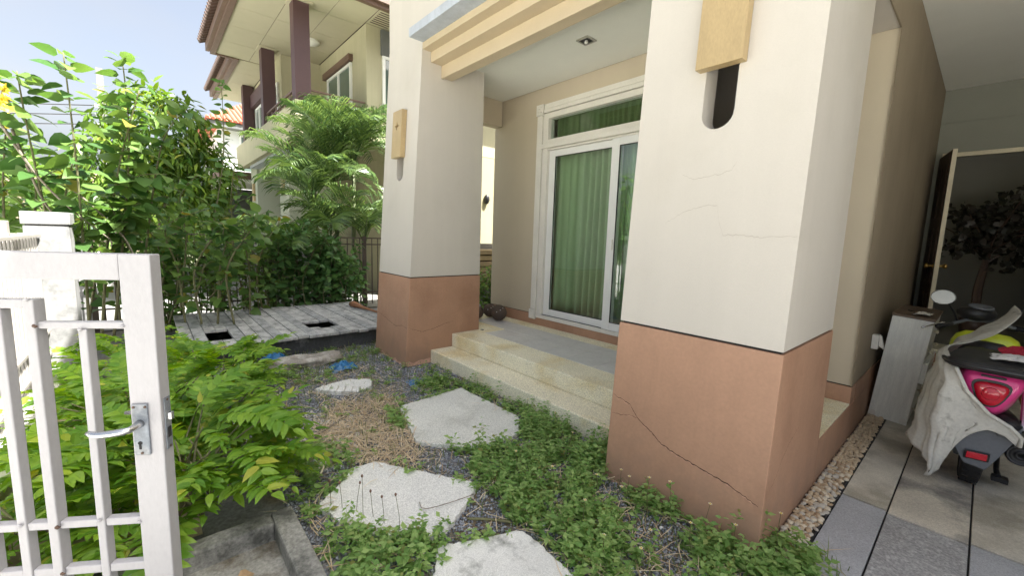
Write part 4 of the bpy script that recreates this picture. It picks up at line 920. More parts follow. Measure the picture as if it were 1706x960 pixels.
# balcony rails
RB = nb('balcony_rail', M_brn, (-11.95, -9.34, 2.36, 2.40, 4.24, 4.28)); nb('balcony_rail', M_brn, (-11.95, -9.34, 2.365, 2.395, 4.13, 4.15)); nb('balcony_rail', M_brn, (-11.95, -9.34, 2.365, 2.395, 4.04, 4.06))
x = -11.9
while x < -9.4: nb('rail_post', M_brn, (x, x + .03, 2.367, 2.393, 3.971, 4.24)); x += .42
for z in (4.20, 4.09): nb('balcony_rail', M_brn, (-9.13, -9.10, 2.585, 3.67, z, z + .03))
for y in (2.95, 3.3): nb('rail_post', M_brn, (-9.128, -9.102, y, y + .03, 3.55, 4.2))
# soffit panels
BK = nb('soffit_backing', M_purp, (-13.25, -8.3, 1.55, 11, NZ + .013, NZ + .02), (-17.75, -13.25, 2.05, 11, NZ + .013, NZ + .02))
def panels(x0, x1, y0, y1, px_, py_):
    x = x0
    while x < x1 - .05:
        y = y0
        while y < y1 - .05:
            nb('soffit_panel', M_soff, (x, min(x + px_, x1) - .012, y, min(y + py_, y1) - .012, NZ, NZ + .012), par=BK); y += py_
        x += px_
panels(-13.25, -8.32, 1.55, 3.67, 1.0, .72); panels(-17.7, -13.26, 2.05, 2.75, 1.1, .7); panels(-9.04, -8.32, 3.68, 6.5, .72, 1.0)
for k in range(7): nb('vent_slat', M_purp, (-8.95 + .085 * k, -8.92 + .085 * k, 3.72, 4.1, NZ - .006, NZ - .001), par=BK)
# fascias with tile ends
nb('fascia', M_brn, (-13.34, -8.19, 1.44, 1.545, NZ - .03, NZ + .12)); nb('fascia', M_brn, (-13.42, -8.11, 1.36, 1.438, NZ + .04, NZ + .22)); nb('fascia', M_brn, (-13.34, -13.255, 1.546, 2.04, NZ - .03, NZ + .12))
nb('fascia', M_brn, (-17.82, -13.345, 1.94, 2.045, NZ - .03, NZ + .12)); nb('fascia', M_brn, (-17.9, -13.43, 1.86, 1.938, NZ + .04, NZ + .22)); nb('fascia', M_brn, (-8.295, -8.19, 1.546, 11, NZ - .03, NZ + .12)); nb('fascia', M_brn, (-8.189, -8.11, 1.44, 11, NZ + .04, NZ + .22))
rf = MB()
for (xa_, xb_, y_) in ((-13.5, -8.05, 1.27), (-17.98, -13.5, 1.77)):
    rf.add([(xa_, y_, NZ + .22), (xb_, y_, NZ + .22), (xb_ - 2.5, y_ + 5, NZ + 2.6), (xa_ + .5, y_ + 5, NZ + 2.6), (xa_, y_, NZ + .30), (xb_, y_, NZ + .30), (xb_ - 2.5, y_ + 5, NZ + 2.7), (xa_ + .5, y_ + 5, NZ + 2.7)], [(0, 1, 2, 3), (7, 6, 5, 4), (0, 4, 5, 1), (1, 5, 6, 2), (2, 6, 7, 3), (3, 7, 4, 0)])
RF = rf.build('roof', M_roof, NB)
te = MB(); x = -13.45
for (xa_, xb_, y_) in ((-13.5, -8.05, 1.25), (-17.98, -13.5, 1.75)):
    x = xa_ + .06
    while x < xb_:
        te.tube([(x, y_ - .02, NZ + .25), (x, y_ + .45, NZ + .47)], .062, 10); x += .17
t_ = te.build('tile_ends', M_roof, RF); t_['kind'] = 'stuff'
# windows
def window(x0, x1, z0, z1, y, par, dark=False):
    W_ = nb('window', M_upvc, (x0, x0 + .06, y - .05, y, z0, z1), (x1 - .06, x1, y - .05, y, z0, z1), (x0 + .06, x1 - .06, y - .05, y, z1 - .06, z1), (x0 + .06, x1 - .06, y - .05, y, z0, z0 + .06), (.5 * (x0 + x1) - .04, .5 * (x0 + x1) + .04, y - .048, y, z0 + .06, z1 - .06))
    for (a, b) in ((x0 + .06, .5 * (x0 + x1) - .04), (.5 * (x0 + x1) + .04, x1 - .06)): nb('pane', M_wpane, (a, b, y - .02, y - .012, z0 + .06, z1 - .06), par=W_)
M_wpane = mat('dark_window_pane', (.10, .14, .12), .05, .1, 3, 0, 1, 0, spec=.8)
window(-11.45, -9.85, 4.0, 5.24, 3.679, NB); nb('window_hood', M_brn, (-11.62, -9.80, 3.58, 3.678, 5.26, 5.40))
window(-15.25, -14.25, 3.98, 5.08, 2.759, NB); window(-13.4, -12.4, 4.0, 5.2, 2.759, NB)
sw = nb('window', M_upvc, (-9.049, -9.0, 4.02, 4.08, 4.2, 5.25), (-9.049, -9.0, 4.92, 4.98, 4.2, 5.25), (-9.049, -9.0, 4.08, 4.92, 5.19, 5.25)); nb('pane', M_wpane, (-9.03, -9.02, 4.08, 4.92, 4.2, 5.19), par=sw)
nb('window_hood', M_gpl, (-9.049, -8.98, 3.99, 5.0, 5.26, 5.76))
lm = MB(); lm.lathe([(.19, NZ - .002), (.19, NZ - .03), (.15, NZ - .07), (.07, NZ - .095), (.002, NZ - .10)], 20, (-10.78, 3.09, 0)); lm.build('ceiling_lamp', mat('opal_glass', (.75, .74, .68), .3, 0, 1, 0, 1, 0), NB, smooth=True)
# carport roof on the far side of the neighbour
CP = nb('carport_roof', M_brn, (-19.6, -15.62, 1.75, 6, 3.0, 3.22)); nb('carport_soffit', M_ceil, (-19.5, -15.64, 1.85, 6, 2.975, 2.999)); nb('carport_post', M_upvc, (-19.3, -19.15, 2.0, 2.15, 0, 2.974))
nb('carport_wall', M_gpl, (-19.6, -15.6, 6.0, 6.2, 0, 3.4), (-19.75, -19.61, 2.2, 6.2, 0, 2.97))
b = MB(); b.lathe([(.03, 0), (.05, .02), (.08, .1), (.07, .2), (.04, .24), (.002, .25)], 12, (-9.0, 6.92, 2.33)); o = b.build('wall_lamp', M_black, NB, smooth=True)
# ------------------------------------------------------------------ garden wall with stacked boards, seen through the gap beside the porch
gwl = MB(); gwl.box(-7.96, -7.84, 4.3, 11.2, 0, 1.30); o = gwl.build('garden_wall', mat('grey_block_wall', (.20, .19, .17), .9, .2, 4, .2, 50, .4), None, .01); tag(o, 'grey block garden wall seen through the gap beside the porch', 'wall')
PB = thing('stacked_boards', 'stack of tan timber boards in front of the garden wall', 'boards', (-7.5, 6.4, 0))
for k in range(6): MB().box(-7.8, -7.35 + .02 * (k % 2), 5.2, 8.0 + .1 * (k % 3), .42 + .13 * k, .42 + .13 * k + .10).build('board', mat('stacked_timber_%d' % (k % 2), ((.36, .27, .14), (.30, .22, .12))[k % 2], .8, .2, 6, .1, 60, .3, stretch=(6, .5, 6)), PB, .006)
MB().box(-7.75, -7.45, 5.3, 7.9, 0, .418).build('trestle', M_gpl, PB)
# ------------------------------------------------------------------ far houses, pole
M_white = mat('white_render', (.72, .73, .72), .8, .05, 2, .03, 60, .1)
M_red = mat('red_roof_tile', (.46, .13, .075), .7, .12, 3, .08, 40, .2)
def far_house(x0, x1, y0, y1, ze, zr, label, wallm, roofm, wins):
    t = thing('far_house', label, 'house', (.5 * (x0 + x1), .5 * (y0 + y1), 0), 'houses farther down the street')
    MB().box(x0, x1, y0, y1, 0, ze).build('wall', wallm, t)
    cx_, cy_ = .5 * (x0 + x1), .5 * (y0 + y1); e = .7
    rr = MB(); rr.add([(x0 - e, y0 - e, ze), (x1 + e, y0 - e, ze), (x1 + e, y1 + e, ze), (x0 - e, y1 + e, ze), (cx_ - .1, y0 + 1.5, zr), (cx_ + .1, y0 + 1.5, zr), (cx_ + .1, y1 - 1.5, zr), (cx_ - .1, y1 - 1.5, zr)], [(0, 1, 5, 4), (1, 2, 6, 5), (2, 3, 7, 6), (3, 0, 4, 7), (0, 3, 2, 1), (4, 5, 6, 7)]); r_ = rr.build('roof', roofm, t)
    tt = MB(); y = y0 - e + .1
    while y < y1 + e:
        f = max(.05, min(1., (y - y0 + e) / (2.2), (y1 + e - y) / 2.2)); a = Vector((x1 + e, y, ze)); b_ = Vector((cx_ + .1, y, zr)); q = a + (b_ - a) * f; tt.tube([a + Vector((.02, 0, .02)), q + Vector((0, 0, .02))], .075, 6); y += .22
    k_ = tt.build('tile_rows', roofm, r_); k_['kind'] = 'stuff'
    MB().box(x1 - .0 + .001, x1 + .62, y0 - .62, y1 + .62, ze - .28, ze - .05).build('fascia', M_gpl, t)
    for (a, b_, c, d) in wins:
        W_ = MB().box(x1 + .002, x1 + .06, a, b_, c, d).build('window', M_upvc, t); MB().box(x1 + .061, x1 + .07, a + .08, b_ - .08, c + .08, d - .08).build('pane', M_wpane, W_)
    return t
far_house(-33, -25, 3.0, 10.5, 6.45, 8.4, 'white two-storey house with red tiled roof beyond the neighbour', M_white, M_red, [(3.7, 4.9, 4.2, 6.0), (5.6, 7.2, 4.2, 6.0), (3.6, 5.0, 1.0, 2.6)])
far_house(-34, -27, -7.2 - 8, -7.5 - 2, 3.6, 5.6, 'beige bungalow with brown roof across the street, behind the mulberry', mat('beige_render', (.50, .40, .28), .8, .05, 2, .03, 60, .1), mat('brown_roof_tile', (.22, .16, .12), .7, .12, 3, .08, 40, .2), [(-12, -10.4, 1, 2.4), (-14.6, -13.2, 1, 2.4)])
far_house(-40, -30, -4.8, 1.6, 3.1, 4.4, 'low beige house with brown roof at the end of the street', MATS['beige_render'], MATS['brown_roof_tile'], [(-3.5, -1.9, 1, 2.4), (-.6, .9, 1, 2.4)])
PO = thing('utility_pole', 'square concrete utility pole rising behind the mulberry shrubs', 'pole', (-20, -.9, 0))
b = MB(); b.add([(-20.12, -1.02, 0), (-19.88, -1.02, 0), (-19.88, -.78, 0), (-20.12, -.78, 0), (-20.08, -.96, 6.55), (-19.92, -.96, 6.55), (-19.92, -.80, 6.55), (-20.08, -.80, 6.55)], [(0, 3, 2, 1), (4, 5, 6, 7), (0, 1, 5, 4), (1, 2, 6, 5), (2, 3, 7, 6), (3, 0, 4, 7)]); b.build('shaft', mat('pole_concrete', (.19, .185, .17), .9, .1, 4, .1, 60, .2), PO)
for k, (z, yo) in enumerate(((5.3, -.97), (5.0, -.97), (4.7, -.97))):
    MB().box(-20.05, -19.95, -1.06, -.965, z, z + .08).build('insulator', M_white, PO)
    pts = []
    for i in range(15): t = i / 14; pts.append((-20 - 4 * t, -1.06 - 26 * t, z + .04 - 1.2 * 4 * t * (1 - t) + .5 * t))
    c = MB(); c.tube(pts, .016, 5); tag(c.build('power_cable', M_black, None), ('upper', 'middle', 'lower')[k] + ' black cable strung from the concrete pole across the sky', 'cable', 'cables from the utility pole')
# ------------------------------------------------------------------ plants
G1 = leafmat('mulberry_leaf', (.045, .115, .030), (.150, .245, .060), .38, .45, (.25, .23, .045))
G2 = leafmat('pinnate_leaf', (.10, .235, .024), (.25, .40, .05), .45, .42, (.42, .44, .07))
G3 = leafmat('mango_leaf', (.040, .105, .018), (.15, .235, .035), .35, .35, (.25, .27, .05))
G4 = leafmat('palm_leaflet', (.048, .098, .034), (.150, .225, .065), .35, .3)
G5 = leafmat('weed_leaf', (.15, .29, .075), (.35, .48, .17), .4, .5, (.25, .26, .08))
G6 = leafmat('hedge_leaf', (.075, .165, .040), (.21, .33, .09), .4, .45, (.22, .25, .05))
G7 = leafmat('dark_heart_leaf', (.060, .145, .048), (.15, .27, .085), .35, .35)
M_bark = mat('green_brown_stem', (.15, .145, .07), .8, .2, 20, .1, 80, .3)
M_bark2 = mat('grey_trunk', (.20, .17, .13), .85, .2, 15, .15, 60, .4)
LEAFMESH = {}
def leafmesh(key, V, F, m):
    if key not in LEAFMESH:
        me = bpy.data.meshes.new('leaf'); me.from_pydata([tuple(v) for v in V], [], F); me.materials.append(m); me.polygons.foreach_set('use_smooth', [True] * len(F)); LEAFMESH[key] = me
    return LEAFMESH[key]
def lmat(p, d, up, s):
    d = d.normalized(); x = d.cross(up)
    if x.length < 1e-5: x = Vector((1, 0, 0))
    x.normalize(); z = x.cross(d); M_ = Matrix.Identity(4)
    for i in range(3): M_[i][0] = x[i] * s; M_[i][1] = d[i] * s; M_[i][2] = z[i] * s; M_[i][3] = p[i]
    return M_
def catmull(pts, n):
    A = np.array([tuple(p) for p in pts], float); t = np.linspace(0, len(A) - 1, n); out = []
    for tt in t:
        i = min(int(tt), len(A) - 2); f = tt - i; g = lambda j: A[min(max(j, 0), len(A) - 1)]
        p0, p1, p2, p3 = g(i - 1), g(i), g(i + 1), g(i + 2); out.append(Vector(.5 * (2 * p1 + (p2 - p0) * f + (2 * p0 - 5 * p1 + 4 * p2 - p3) * f * f + (3 * p1 - p0 - 3 * p2 + p3) * f ** 3)))
    return out
def shrub(name, label, cat, base, stems, leafkey, LV, LF, m, size, budget, group=None, r0=.016, droop=.35, gap=.07, start=.2, seed=1, side=0):
    """stems: list of point lists (world). Leaves alternate along each stem; the largest `budget` are single parts, the rest one mass"""
    rg = random.Random(seed); T = thing(name, label, cat, base, group); spots = []
    for si, pts in enumerate(stems):
        Pn = catmull(pts, 26); L = sum((Pn[i + 1] - Pn[i]).length for i in range(25))
        b = MB(); b.tube(Pn, [r0 * (1 - .8 * i / 25) + .002 for i in range(26)], 6); b.build('stem', M_bark, T, smooth=True)
        allp = [(Pn, L, start)]
        for q in range(side):
            i0 = rg.randrange(6, 20); a = rg.uniform(0, 6.28); ln = rg.uniform(.3, .7) * (1 - i0 / 40); d = Vector((math.cos(a), math.sin(a), rg.uniform(.3, .9))).normalized()
            q0 = Pn[i0]; tw = catmull([q0, q0 + d * ln * .5 + Vector((0, 0, .05)), q0 + d * ln], 12); b = MB(); b.tube(tw, [.006 * (1 - .7 * j / 11) for j in range(12)], 5); b.build('twig', M_bark, T, smooth=True); allp.append((tw, ln, .15))
        for (pp_, LL, s0) in allp:
            k = int(LL * (1 - s0) / gap); nP = len(pp_) - 1; ph = rg.uniform(0, 6)
            for j in range(k):
                t = s0 + (1 - s0) * (j + rg.uniform(0, .6)) / max(1, k); fi = min(t, .999) * nP; i = int(fi); p = pp_[i].lerp(pp_[i + 1], fi - i); ax = (pp_[i + 1] - pp_[i]).normalized()
                a = ph + j * 2.4 + rg.uniform(-.4, .4); out = Vector((math.cos(a), math.sin(a), 0)); out = (out - ax * out.dot(ax)).normalized()
                d = (out + ax * .35 * t + Vector((0, 0, rg.uniform(-droop * 2.4, .35 - droop)))).normalized()
                s = size * (1.05 - .38 * t ** 3) * rg.uniform(.65, 1.2); up = (Vector((0, 0, 1)) + Vector((rg.uniform(-.9, .9), rg.uniform(-.9, .9), 0))).normalized()
                spots.append((p + d * s * .22, d, up, s))
    spots.sort(key=lambda q: -q[3]); me = leafmesh(leafkey, LV, LF, m)
    for (p, d, up, s) in spots[:budget]:
        o = bpy.data.objects.new('leaf', me); COL.objects.link(o); o.parent = T; o.matrix_parent_inverse = Matrix.Translation(-Vector(base)); o.matrix_basis = lmat(p, d, up, s) @ Matrix.Diagonal((rg.uniform(.7, 1.15), 1, rg.uniform(-.6, 2.2), 1))
    rest = spots[budget:]
    if rest:
        xa, ya, za = frames(np.array([tuple(q[1]) for q in rest]), np.array([tuple(q[2]) for q in rest])); V, F = inst(LV, LF, np.array([tuple(q[0]) for q in rest]), xa, ya, za, np.array([q[3] for q in rest]))
        o = soup('small_leaves', V, F, m, T, True); o['kind'] = 'stuff'
    return T
def at(px, py, ax, v):
    d = CAM_R * ((px - 853) / 690.24) + CAM_U * (-(py - 480) / 690.24) + CAM_F; t = (v - (0, 0, 1.5)[ax]) / d[ax]
    return Vector((0, 0, 1.5)) + d * t
ST = lambda X, *pp: [at(x, y, 0, X + dx) for (x, y, dx) in pp]
# mulberry: tall whippy stems with broad leaves, between the fence pillar and the covered tank
mul = [ST(-5.9, (150, 560, 0), (140, 420, .1), (125, 250, .2), (105, 85, .3)), ST(-6.2, (190, 560, 0), (205, 400, .1), (215, 230, .2), (203, 92, .2)),
       ST(-6.0, (120, 540, 0), (75, 350, .1), (45, 210, .2), (28, 118, .3)), ST(-6.3, (230, 560, 0), (245, 400, 0), (270, 240, .1), (312, 180, .2)),
       ST(-6.1, (170, 560, 0), (180, 400, 0), (200, 270, .1), (232, 150, .3))]
shrub('mulberry_shrub', 'tall mulberry shrub with broad leaves rising highest behind the fence pillar', 'shrub', (-6.1, -.3, 0), mul, 'mul', OVATE_V, OVATE_F, G1, .215, 170, 'mulberry shrubs by the fence', .012, .35, .032, .22, 3, 1)
mul2 = [ST(-6.4, (20, 540, 0), (10, 420, .1), (5, 300, .2), (12, 190, .2)), ST(-6.5, (40, 540, 0), (45, 430, 0), (60, 320, .1), (30, 235, .2)), ST(-6.3, (-10, 640, 0), (-40, 400, 0), (-20, 220, .2), (-5, 130, .3)), ST(-6.5, (60, 540, 0), (85, 420, 0), (110, 320, 0), (125, 250, 0))]
shrub('mulberry_shrub', 'mulberry shrub at the left edge of the picture behind the picket fence', 'shrub', (-6.4, -1.2, 0), mul2, 'mul', OVATE_V, OVATE_F, G1, .19, 80, 'mulberry shrubs by the fence', .014, .35, .045, .25, 5, 1)
mul3 = [ST(-7.0, (320, 520, 0), (350, 400, .1), (372, 260, .1), (368, 130, .2)), ST(-6.9, (330, 520, 0), (385, 440, .1), (385, 330, .2), (392, 270, .3)), ST(-6.8, (300, 520, 0), (310, 400, 0), (300, 330, .1), (330, 290, .2))]
shrub('mulberry_shrub', 'slender mulberry with sparse small leaves reaching up beside the eaves', 'shrub', (-7.0, .35, 0), mul3, 'mul', OVATE_V, OVATE_F, G1, .135, 60, 'mulberry shrubs by the fence', .010, .35, .034, .25, 7, 2)
rg = random.Random(21); mul4 = []
for k in range(13):
    px0 = 120 + k * 27; X = rg.uniform(-7.4, -6.0); mul4.append(ST(X, (px0, 540, 0), (px0 + rg.uniform(-20, 20), 450, .05), (px0 + rg.uniform(-35, 35), 380, .1), (px0 + rg.uniform(-45, 45), rg.uniform(330, 410), .2)))
shrub('mulberry_shrub', 'low bushy mulberry thicket below the tall stems, left of the covered tank', 'shrub', (-6.6, .0, 0), mul4, 'mul', OVATE_V, OVATE_F, G1, .16, 120, 'mulberry shrubs by the fence', .012, .3, .042, .12, 9, 3)
# bare canes
for k, pp in enumerate((((-20, 175), (60, 290), (120, 350), (185, 400)), ((20, 215), (70, 330), (120, 390), (150, 420)), ((100, 300), (150, 340), (210, 400), (240, 470)))):
    b = MB(); b.tube(catmull([at(x, y, 0, -5.75 - .1 * k) for x, y in pp], 14), [.012 - .0005 * j for j in range(14)], 6)
    tag(b.build('bare_cane', M_bark2, None, smooth=True), ('longest leafless cane slanting down from the upper left', 'thin leafless cane below the longest one, above the fence pillar', 'short leafless cane slanting behind the pillar cap')[k], 'cane', 'bare canes')
# yellow flowers at the upper left
fl_ = MB()
YF = thing('yellow_blossom', 'cluster of yellow flowers at the upper left edge', 'flower', tuple(at(5, 158, 0, -5.5)))
for k in range(16):
    p = at(2 + rg.uniform(-10, 14), 158 + rg.uniform(-22, 26), 0, -5.45 + rg.uniform(-.1, .1)); d = Vector((rg.uniform(-1, 1), rg.uniform(-1, 1), rg.uniform(-.3, 1))).normalized()
    b = MB(); x_ = d.orthogonal().normalized(); y_ = d.cross(x_)
    for j in range(5):
        a = j * 1.2566; e = x_ * math.cos(a) + y_ * math.sin(a); f_ = x_ * math.cos(a + .6) + y_ * math.sin(a + .6); g_ = x_ * math.cos(a - .6) + y_ * math.sin(a - .6); b.add([p, p + g_ * .022 + d * .008, p + e * .042 + d * .014, p + f_ * .022 + d * .008], [(0, 1, 2, 3)])
    b.build('flower', mat('yellow_petal', (.72, .50, .03), .6, .08, 30, 0, 1, 0), YF)
# leafy crowns
def crown(name, label, cat, base, blobs, LV, LF, m, size, n, trunk, group=None, seed=1, hang=.5, mtrunk=M_bark2, tr=.09):
    rg_ = np.random.default_rng(seed); T = thing(name, label, cat, base, group)
    b = MB(); b.tube([base] + trunk, [tr * (1 - .5 * i / len(trunk)) for i in range(len(trunk) + 1)], 8)
    top = Vector(trunk[-1])
    for (c, r) in blobs:
        b.tube([top + Vector((0, 0, -.1)), top.lerp(Vector(c), .5) + Vector((0, 0, .05)), Vector(c)], [tr * .4, tr * .25, tr * .1], 6)
    b.build('trunk', mtrunk, T, smooth=True)
    Ps, Ds = [], []; tot = sum(np.prod(r) ** (2 / 3) for c, r in blobs)
    for (c, r) in blobs:
        k = int(n * np.prod(r) ** (2 / 3) / tot); D_ = rg_.normal(size=(k, 3)); D_ /= np.linalg.norm(D_, axis=1, keepdims=True); rr = .55 + .5 * rg_.random((k, 1)) ** .6
        # clumps: pull leaves towards twig tips
        cl = rg_.normal(size=(max(6, k // 14), 3)); cl /= np.linalg.norm(cl, axis=1, keepdims=True); cl *= (.75 + .3 * rg_.random((len(cl), 1))); idx = rg_.integers(0, len(cl), k)
        Q = cl[idx] + rg_.normal(size=(k, 3)) * .13; use = rg_.random(k) < .8; Q = np.where(use[:, None], Q, D_ * rr)
        Ps.append(Q * np.array(r) + np.array(c)); Ds.append(Q * .6 + rg_.normal(size=(k, 3)) * .6 - np.array([0, 0, hang]))
    P = np.concatenate(Ps); D_ = np.concatenate(Ds); up = np.tile([0, 0, 1.], (len(P), 1)) + rg_.normal(size=(len(P), 3)) * .35
    xa, ya, za = frames(D_, up); V, F = inst(LV, LF, P, xa, ya, za, size * rg_.uniform(.6, 1.25, len(P))); o = soup('crown', V, F, m, T, True); o['kind'] = 'stuff'
    return T
crown('mango_tree', 'round dense mango tree with drooping leaves behind the mulberry stems', 'tree', (-11, .2, 0), [((-11, .25, 3.3), (.8, .85, .8)), ((-10.9, .75, 2.6), (.7, .7, .7)), ((-10.9, -.25, 2.5), (.8, .75, .75)), ((-11, .35, 2.0), (.8, 1.0, .6))], LANCE_V, LANCE_F, G3, .24, 5200, [(-11, .2, 1.0), (-11, .25, 1.9)], 'street trees', 4, .9)
crown('garden_tree', 'feathery light green tree between the mango and the white house', 'tree', (-18, 1.6, 0), [((-18, 1.7, 3.2), (.9, .7, 1.1)), ((-18, 1.4, 2.0), (1.0, .8, .9))], LANCE_V, LANCE_F, leafmat('pale_leaf', (.13, .20, .05), (.24, .32, .10), .4), .16, 2600, [(-18, 1.6, 1.0), (-18, 1.6, 2.2)], 'street trees', 6, .2)
crown('street_tree', 'wide green tree beyond the fence at the far left', 'tree', (-12, -2.6, 0), [((-12, -2.5, 2.3), (1.2, 1.1, .9)), ((-12, -3.6, 2.1), (1.2, 1.0, .9)), ((-12.5, -1.6, 1.8), (1.0, .8, .8))], OVATE_V, OVATE_F, G6, .15, 4200, [(-12, -2.6, .8), (-12, -2.7, 1.5)], 'street trees', 8, .3)
crown('street_tree', 'low rounded green tree at the foot of the utility pole', 'tree', (-15, -.6, 0), [((-15, -.6, 1.7), (1.0, 1.3, .9)), ((-15, .7, 1.5), (1.0, 1.0, .9))], OVATE_V, OVATE_F, G6, .14, 3200, [(-15, -.6, .6), (-15, -.4, 1.2)], 'street trees', 10, .3)
# shrubs along the railing
k = 0
for (y0, y1, zt, mm, LV, LF, sz, key, lab) in ((-.35, .35, 1.5, G6, OVATE_V, OVATE_F, .10, 'hedge', 'leafy hedge shrub against the railing at its street end'), (.40, 1.0, 1.4, G6, OVATE_V, OVATE_F, .085, 'hedge', 'fine-leaved shrub against the railing behind the left half of the tank'),
                                               (1.0, 1.6, 1.3, G6, OVATE_V, OVATE_F, .08, 'hedge', 'fine-leaved shrub against the railing behind the middle of the tank'), (1.6, 2.25, 1.55, G7, OVATE_V, OVATE_F, .15, 'heart', 'dark shrub with large heart-shaped leaves in front of the palm'), (2.2, 3.0, 1.2, G7, OVATE_V, OVATE_F, .13, 'heart', 'low dark heart-leaved shrub close to the far pillar')):
    rg = random.Random(40 + k); stems = []
    for j in range(17):
        y = rg.uniform(y0, y1); x = rg.uniform(-7.75, -7.42); stems.append([(x, y, 0), (x + rg.uniform(-.08, .08), y + rg.uniform(-.1, .1), zt * .4), (x + rg.uniform(-.12, .12), y + rg.uniform(-.16, .16), zt * .75), (x + rg.uniform(-.15, .18), y + rg.uniform(-.22, .22), zt * rg.uniform(.8, 1.1))])
    shrub('boundary_shrub', lab, 'shrub', (-7.6, .5 * (y0 + y1), 0), stems, key, LV, LF, mm, sz, 55, 'shrubs along the railing', .009, .3, .032, .08, 60 + k, 2); k += 1
# shrub in the gap beside the porch
stems = [[(-6.6 + rg.uniform(-.3, .3), 5.0 + rg.uniform(-.5, .8), 0), (-6.6 + rg.uniform(-.3, .3), 5.0 + rg.uniform(-.5, .8), .4), (-6.6 + rg.uniform(-.4, .4), 5.1 + rg.uniform(-.6, .9), rg.uniform(.6, 1.05))] for j in range(16)]
shrub('gap_shrub', 'green shrub in the side passage seen past the clay balls', 'shrub', (-6.6, 5.2, 0), stems, 'hedge', OVATE_V, OVATE_F, G6, .09, 40, None, .008, .3, .03, .1, 77, 2)
# areca palm: fronds are parts
def frond_mesh(seed, L=1.7, n=40, curve=1.0, wid=.64):
    rg = random.Random(seed); b = MB(); pts = []; a = R(84); p = Vector((0, 0, 0)); st = L / 20
    for i in range(21):
        pts.append(p.copy()); a -= R(2.2 + 5.2 * curve * i / 20); p = p + Vector((0, math.cos(a), math.sin(a))) * st
    b.tube(pts, [.014 * (1 - .8 * i / 20) + .0015 for i in range(21)], 5)
    for i in range(n):
        t = .20 + .79 * i / n; fi = t * 20; k = min(int(fi), 19); q = pts[k].lerp(pts[k + 1], fi - k); ax = (pts[k + 1] - pts[k]).normalized(); nz_ = Vector((1, 0, 0)).cross(ax)
        ln = wid * (math.sin(math.pi * min(1, .12 + t * .86)) ** .7 + .12) * rg.uniform(.9, 1.1)
        for sd in (-1, 1):
            d = (Vector((sd, 0, 0)) * .80 + ax * (.55 + .35 * t) + nz_ * rg.uniform(.12, .4)).normalized(); w_ = .019
            m1 = q + d * ln * .42 + nz_ * .03; m2 = q + d * ln * .78 + Vector((0, 0, -.10 * ln)); m3 = q + d * ln * .98 + Vector((0, 0, -.34 * ln)); s_ = (ax * .8 + nz_ * .5 * sd).normalized() * w_
            b.add([q - s_ * .3, q + s_ * .3, m1 + s_, m1 - s_, m2 + s_ * .7, m2 - s_ * .7, m3], [(0, 1, 2, 3), (3, 2, 4, 5), (5, 4, 6)])
    me = b.mesh('frond'); me.materials.append(G4); return me
FM = [frond_mesh(1, 1.7, 27, .9), frond_mesh(2, 1.5, 24, 1.15), frond_mesh(3, 1.9, 29, .65), frond_mesh(4, 1.4, 23, 1.35)]
PT = thing('areca_palm', 'clump of areca palms with arching fronds between the far pillar and the neighbour', 'palm', (-8.7, 2.7, 0))
rg = random.Random(17)
for (x, y, h, nf, ps) in ((-8.4, 2.35, 1.9, 9, 0.), (-8.5, 2.8, 2.6, 10, 1.), (-8.6, 2.45, 2.2, 8, 2.), (-8.4, 3.15, 2.8, 10, .5), (-8.8, 3.3, 3.0, 8, 1.7), (-8.35, 2.65, 1.2, 8, 2.6), (-8.4, 2.05, .8, 8, .2), (-8.3, 3.3, 1.2, 8, 1.1)):
    b = MB(); b.tube([(x, y, 0), (x + rg.uniform(-.05, .05), y + rg.uniform(-.05, .05), h * .5), (x, y, h)], [.05, .042, .035], 8); b.build('trunk', mat('palm_stem', (.14, .17, .07), .6, .2, 10, .1, 60, .2), PT, smooth=True)
    for j in range(nf):
        az = ps + j * 2.4; tilt = -.12 + rg.uniform(.0, .8) * (.15 + j / nf); o = bpy.data.objects.new('frond', FM[rg.randrange(4)]); COL.objects.link(o); o.parent = PT; o.matrix_parent_inverse = Matrix.Translation((8.7, -2.7, 0))
        o.matrix_basis = Matrix.Translation((x, y, h)) @ Matrix.Rotation(az, 4, 'Z') @ Matrix.Rotation(-tilt, 4, 'X') @ Matrix.Scale(rg.uniform(.75, 1.0), 4)
# pinnate shrub in the near bed
def pinnate(seed, L=.36, n=9, ls=.066):
    rg = random.Random(seed); b = MB(); pts = []; a = R(38); p = Vector((0, 0, 0))
    for i in range(11): pts.append(p.copy()); a -= R(5.2 + rg.uniform(-2, 2)); p = p + Vector((rg.uniform(-.004, .004), math.cos(a), math.sin(a))) * L / 10
    b.tube(pts, [.0028 * (1 - .6 * i / 10) for i in range(11)], 4)
    def lf(q, d, up, s):
        M_ = lmat(q, d, up, s); o_ = len(b.v); b.v += [tuple(M_ @ Vector((v[0] * .66, v[1] * 1.1, v[2]))) for v in OVATE_V]; b.f += [tuple(i + o_ for i in f) for f in OVATE_F]
    for i in range(n):
        t = .16 + .8 * i / n; fi = t * 10; k = int(fi); q = pts[k].lerp(pts[k + 1], fi - k); ax = (pts[k + 1] - pts[k]).normalized(); up = Vector((1, 0, 0)).cross(ax)
        for sd in (-1, 1): lf(q, (Vector((sd, 0, 0)) + ax * (.45 + .3 * t) + up * rg.uniform(-.25, .15)).normalized(), (up + Vector((rg.uniform(-.3, .3), rg.uniform(-.3, .3), 0))).normalized(), ls * (.72 + .5 * math.sin(math.pi * (.15 + t * .7))) * rg.uniform(.85, 1.12))
    lf(pts[-1], (pts[-1] - pts[-2]).normalized(), Vector((1, 0, 0)).cross((pts[-1] - pts[-2]).normalized()), ls)
    me = b.mesh('leaf_spray'); me.materials.append(G2); return me
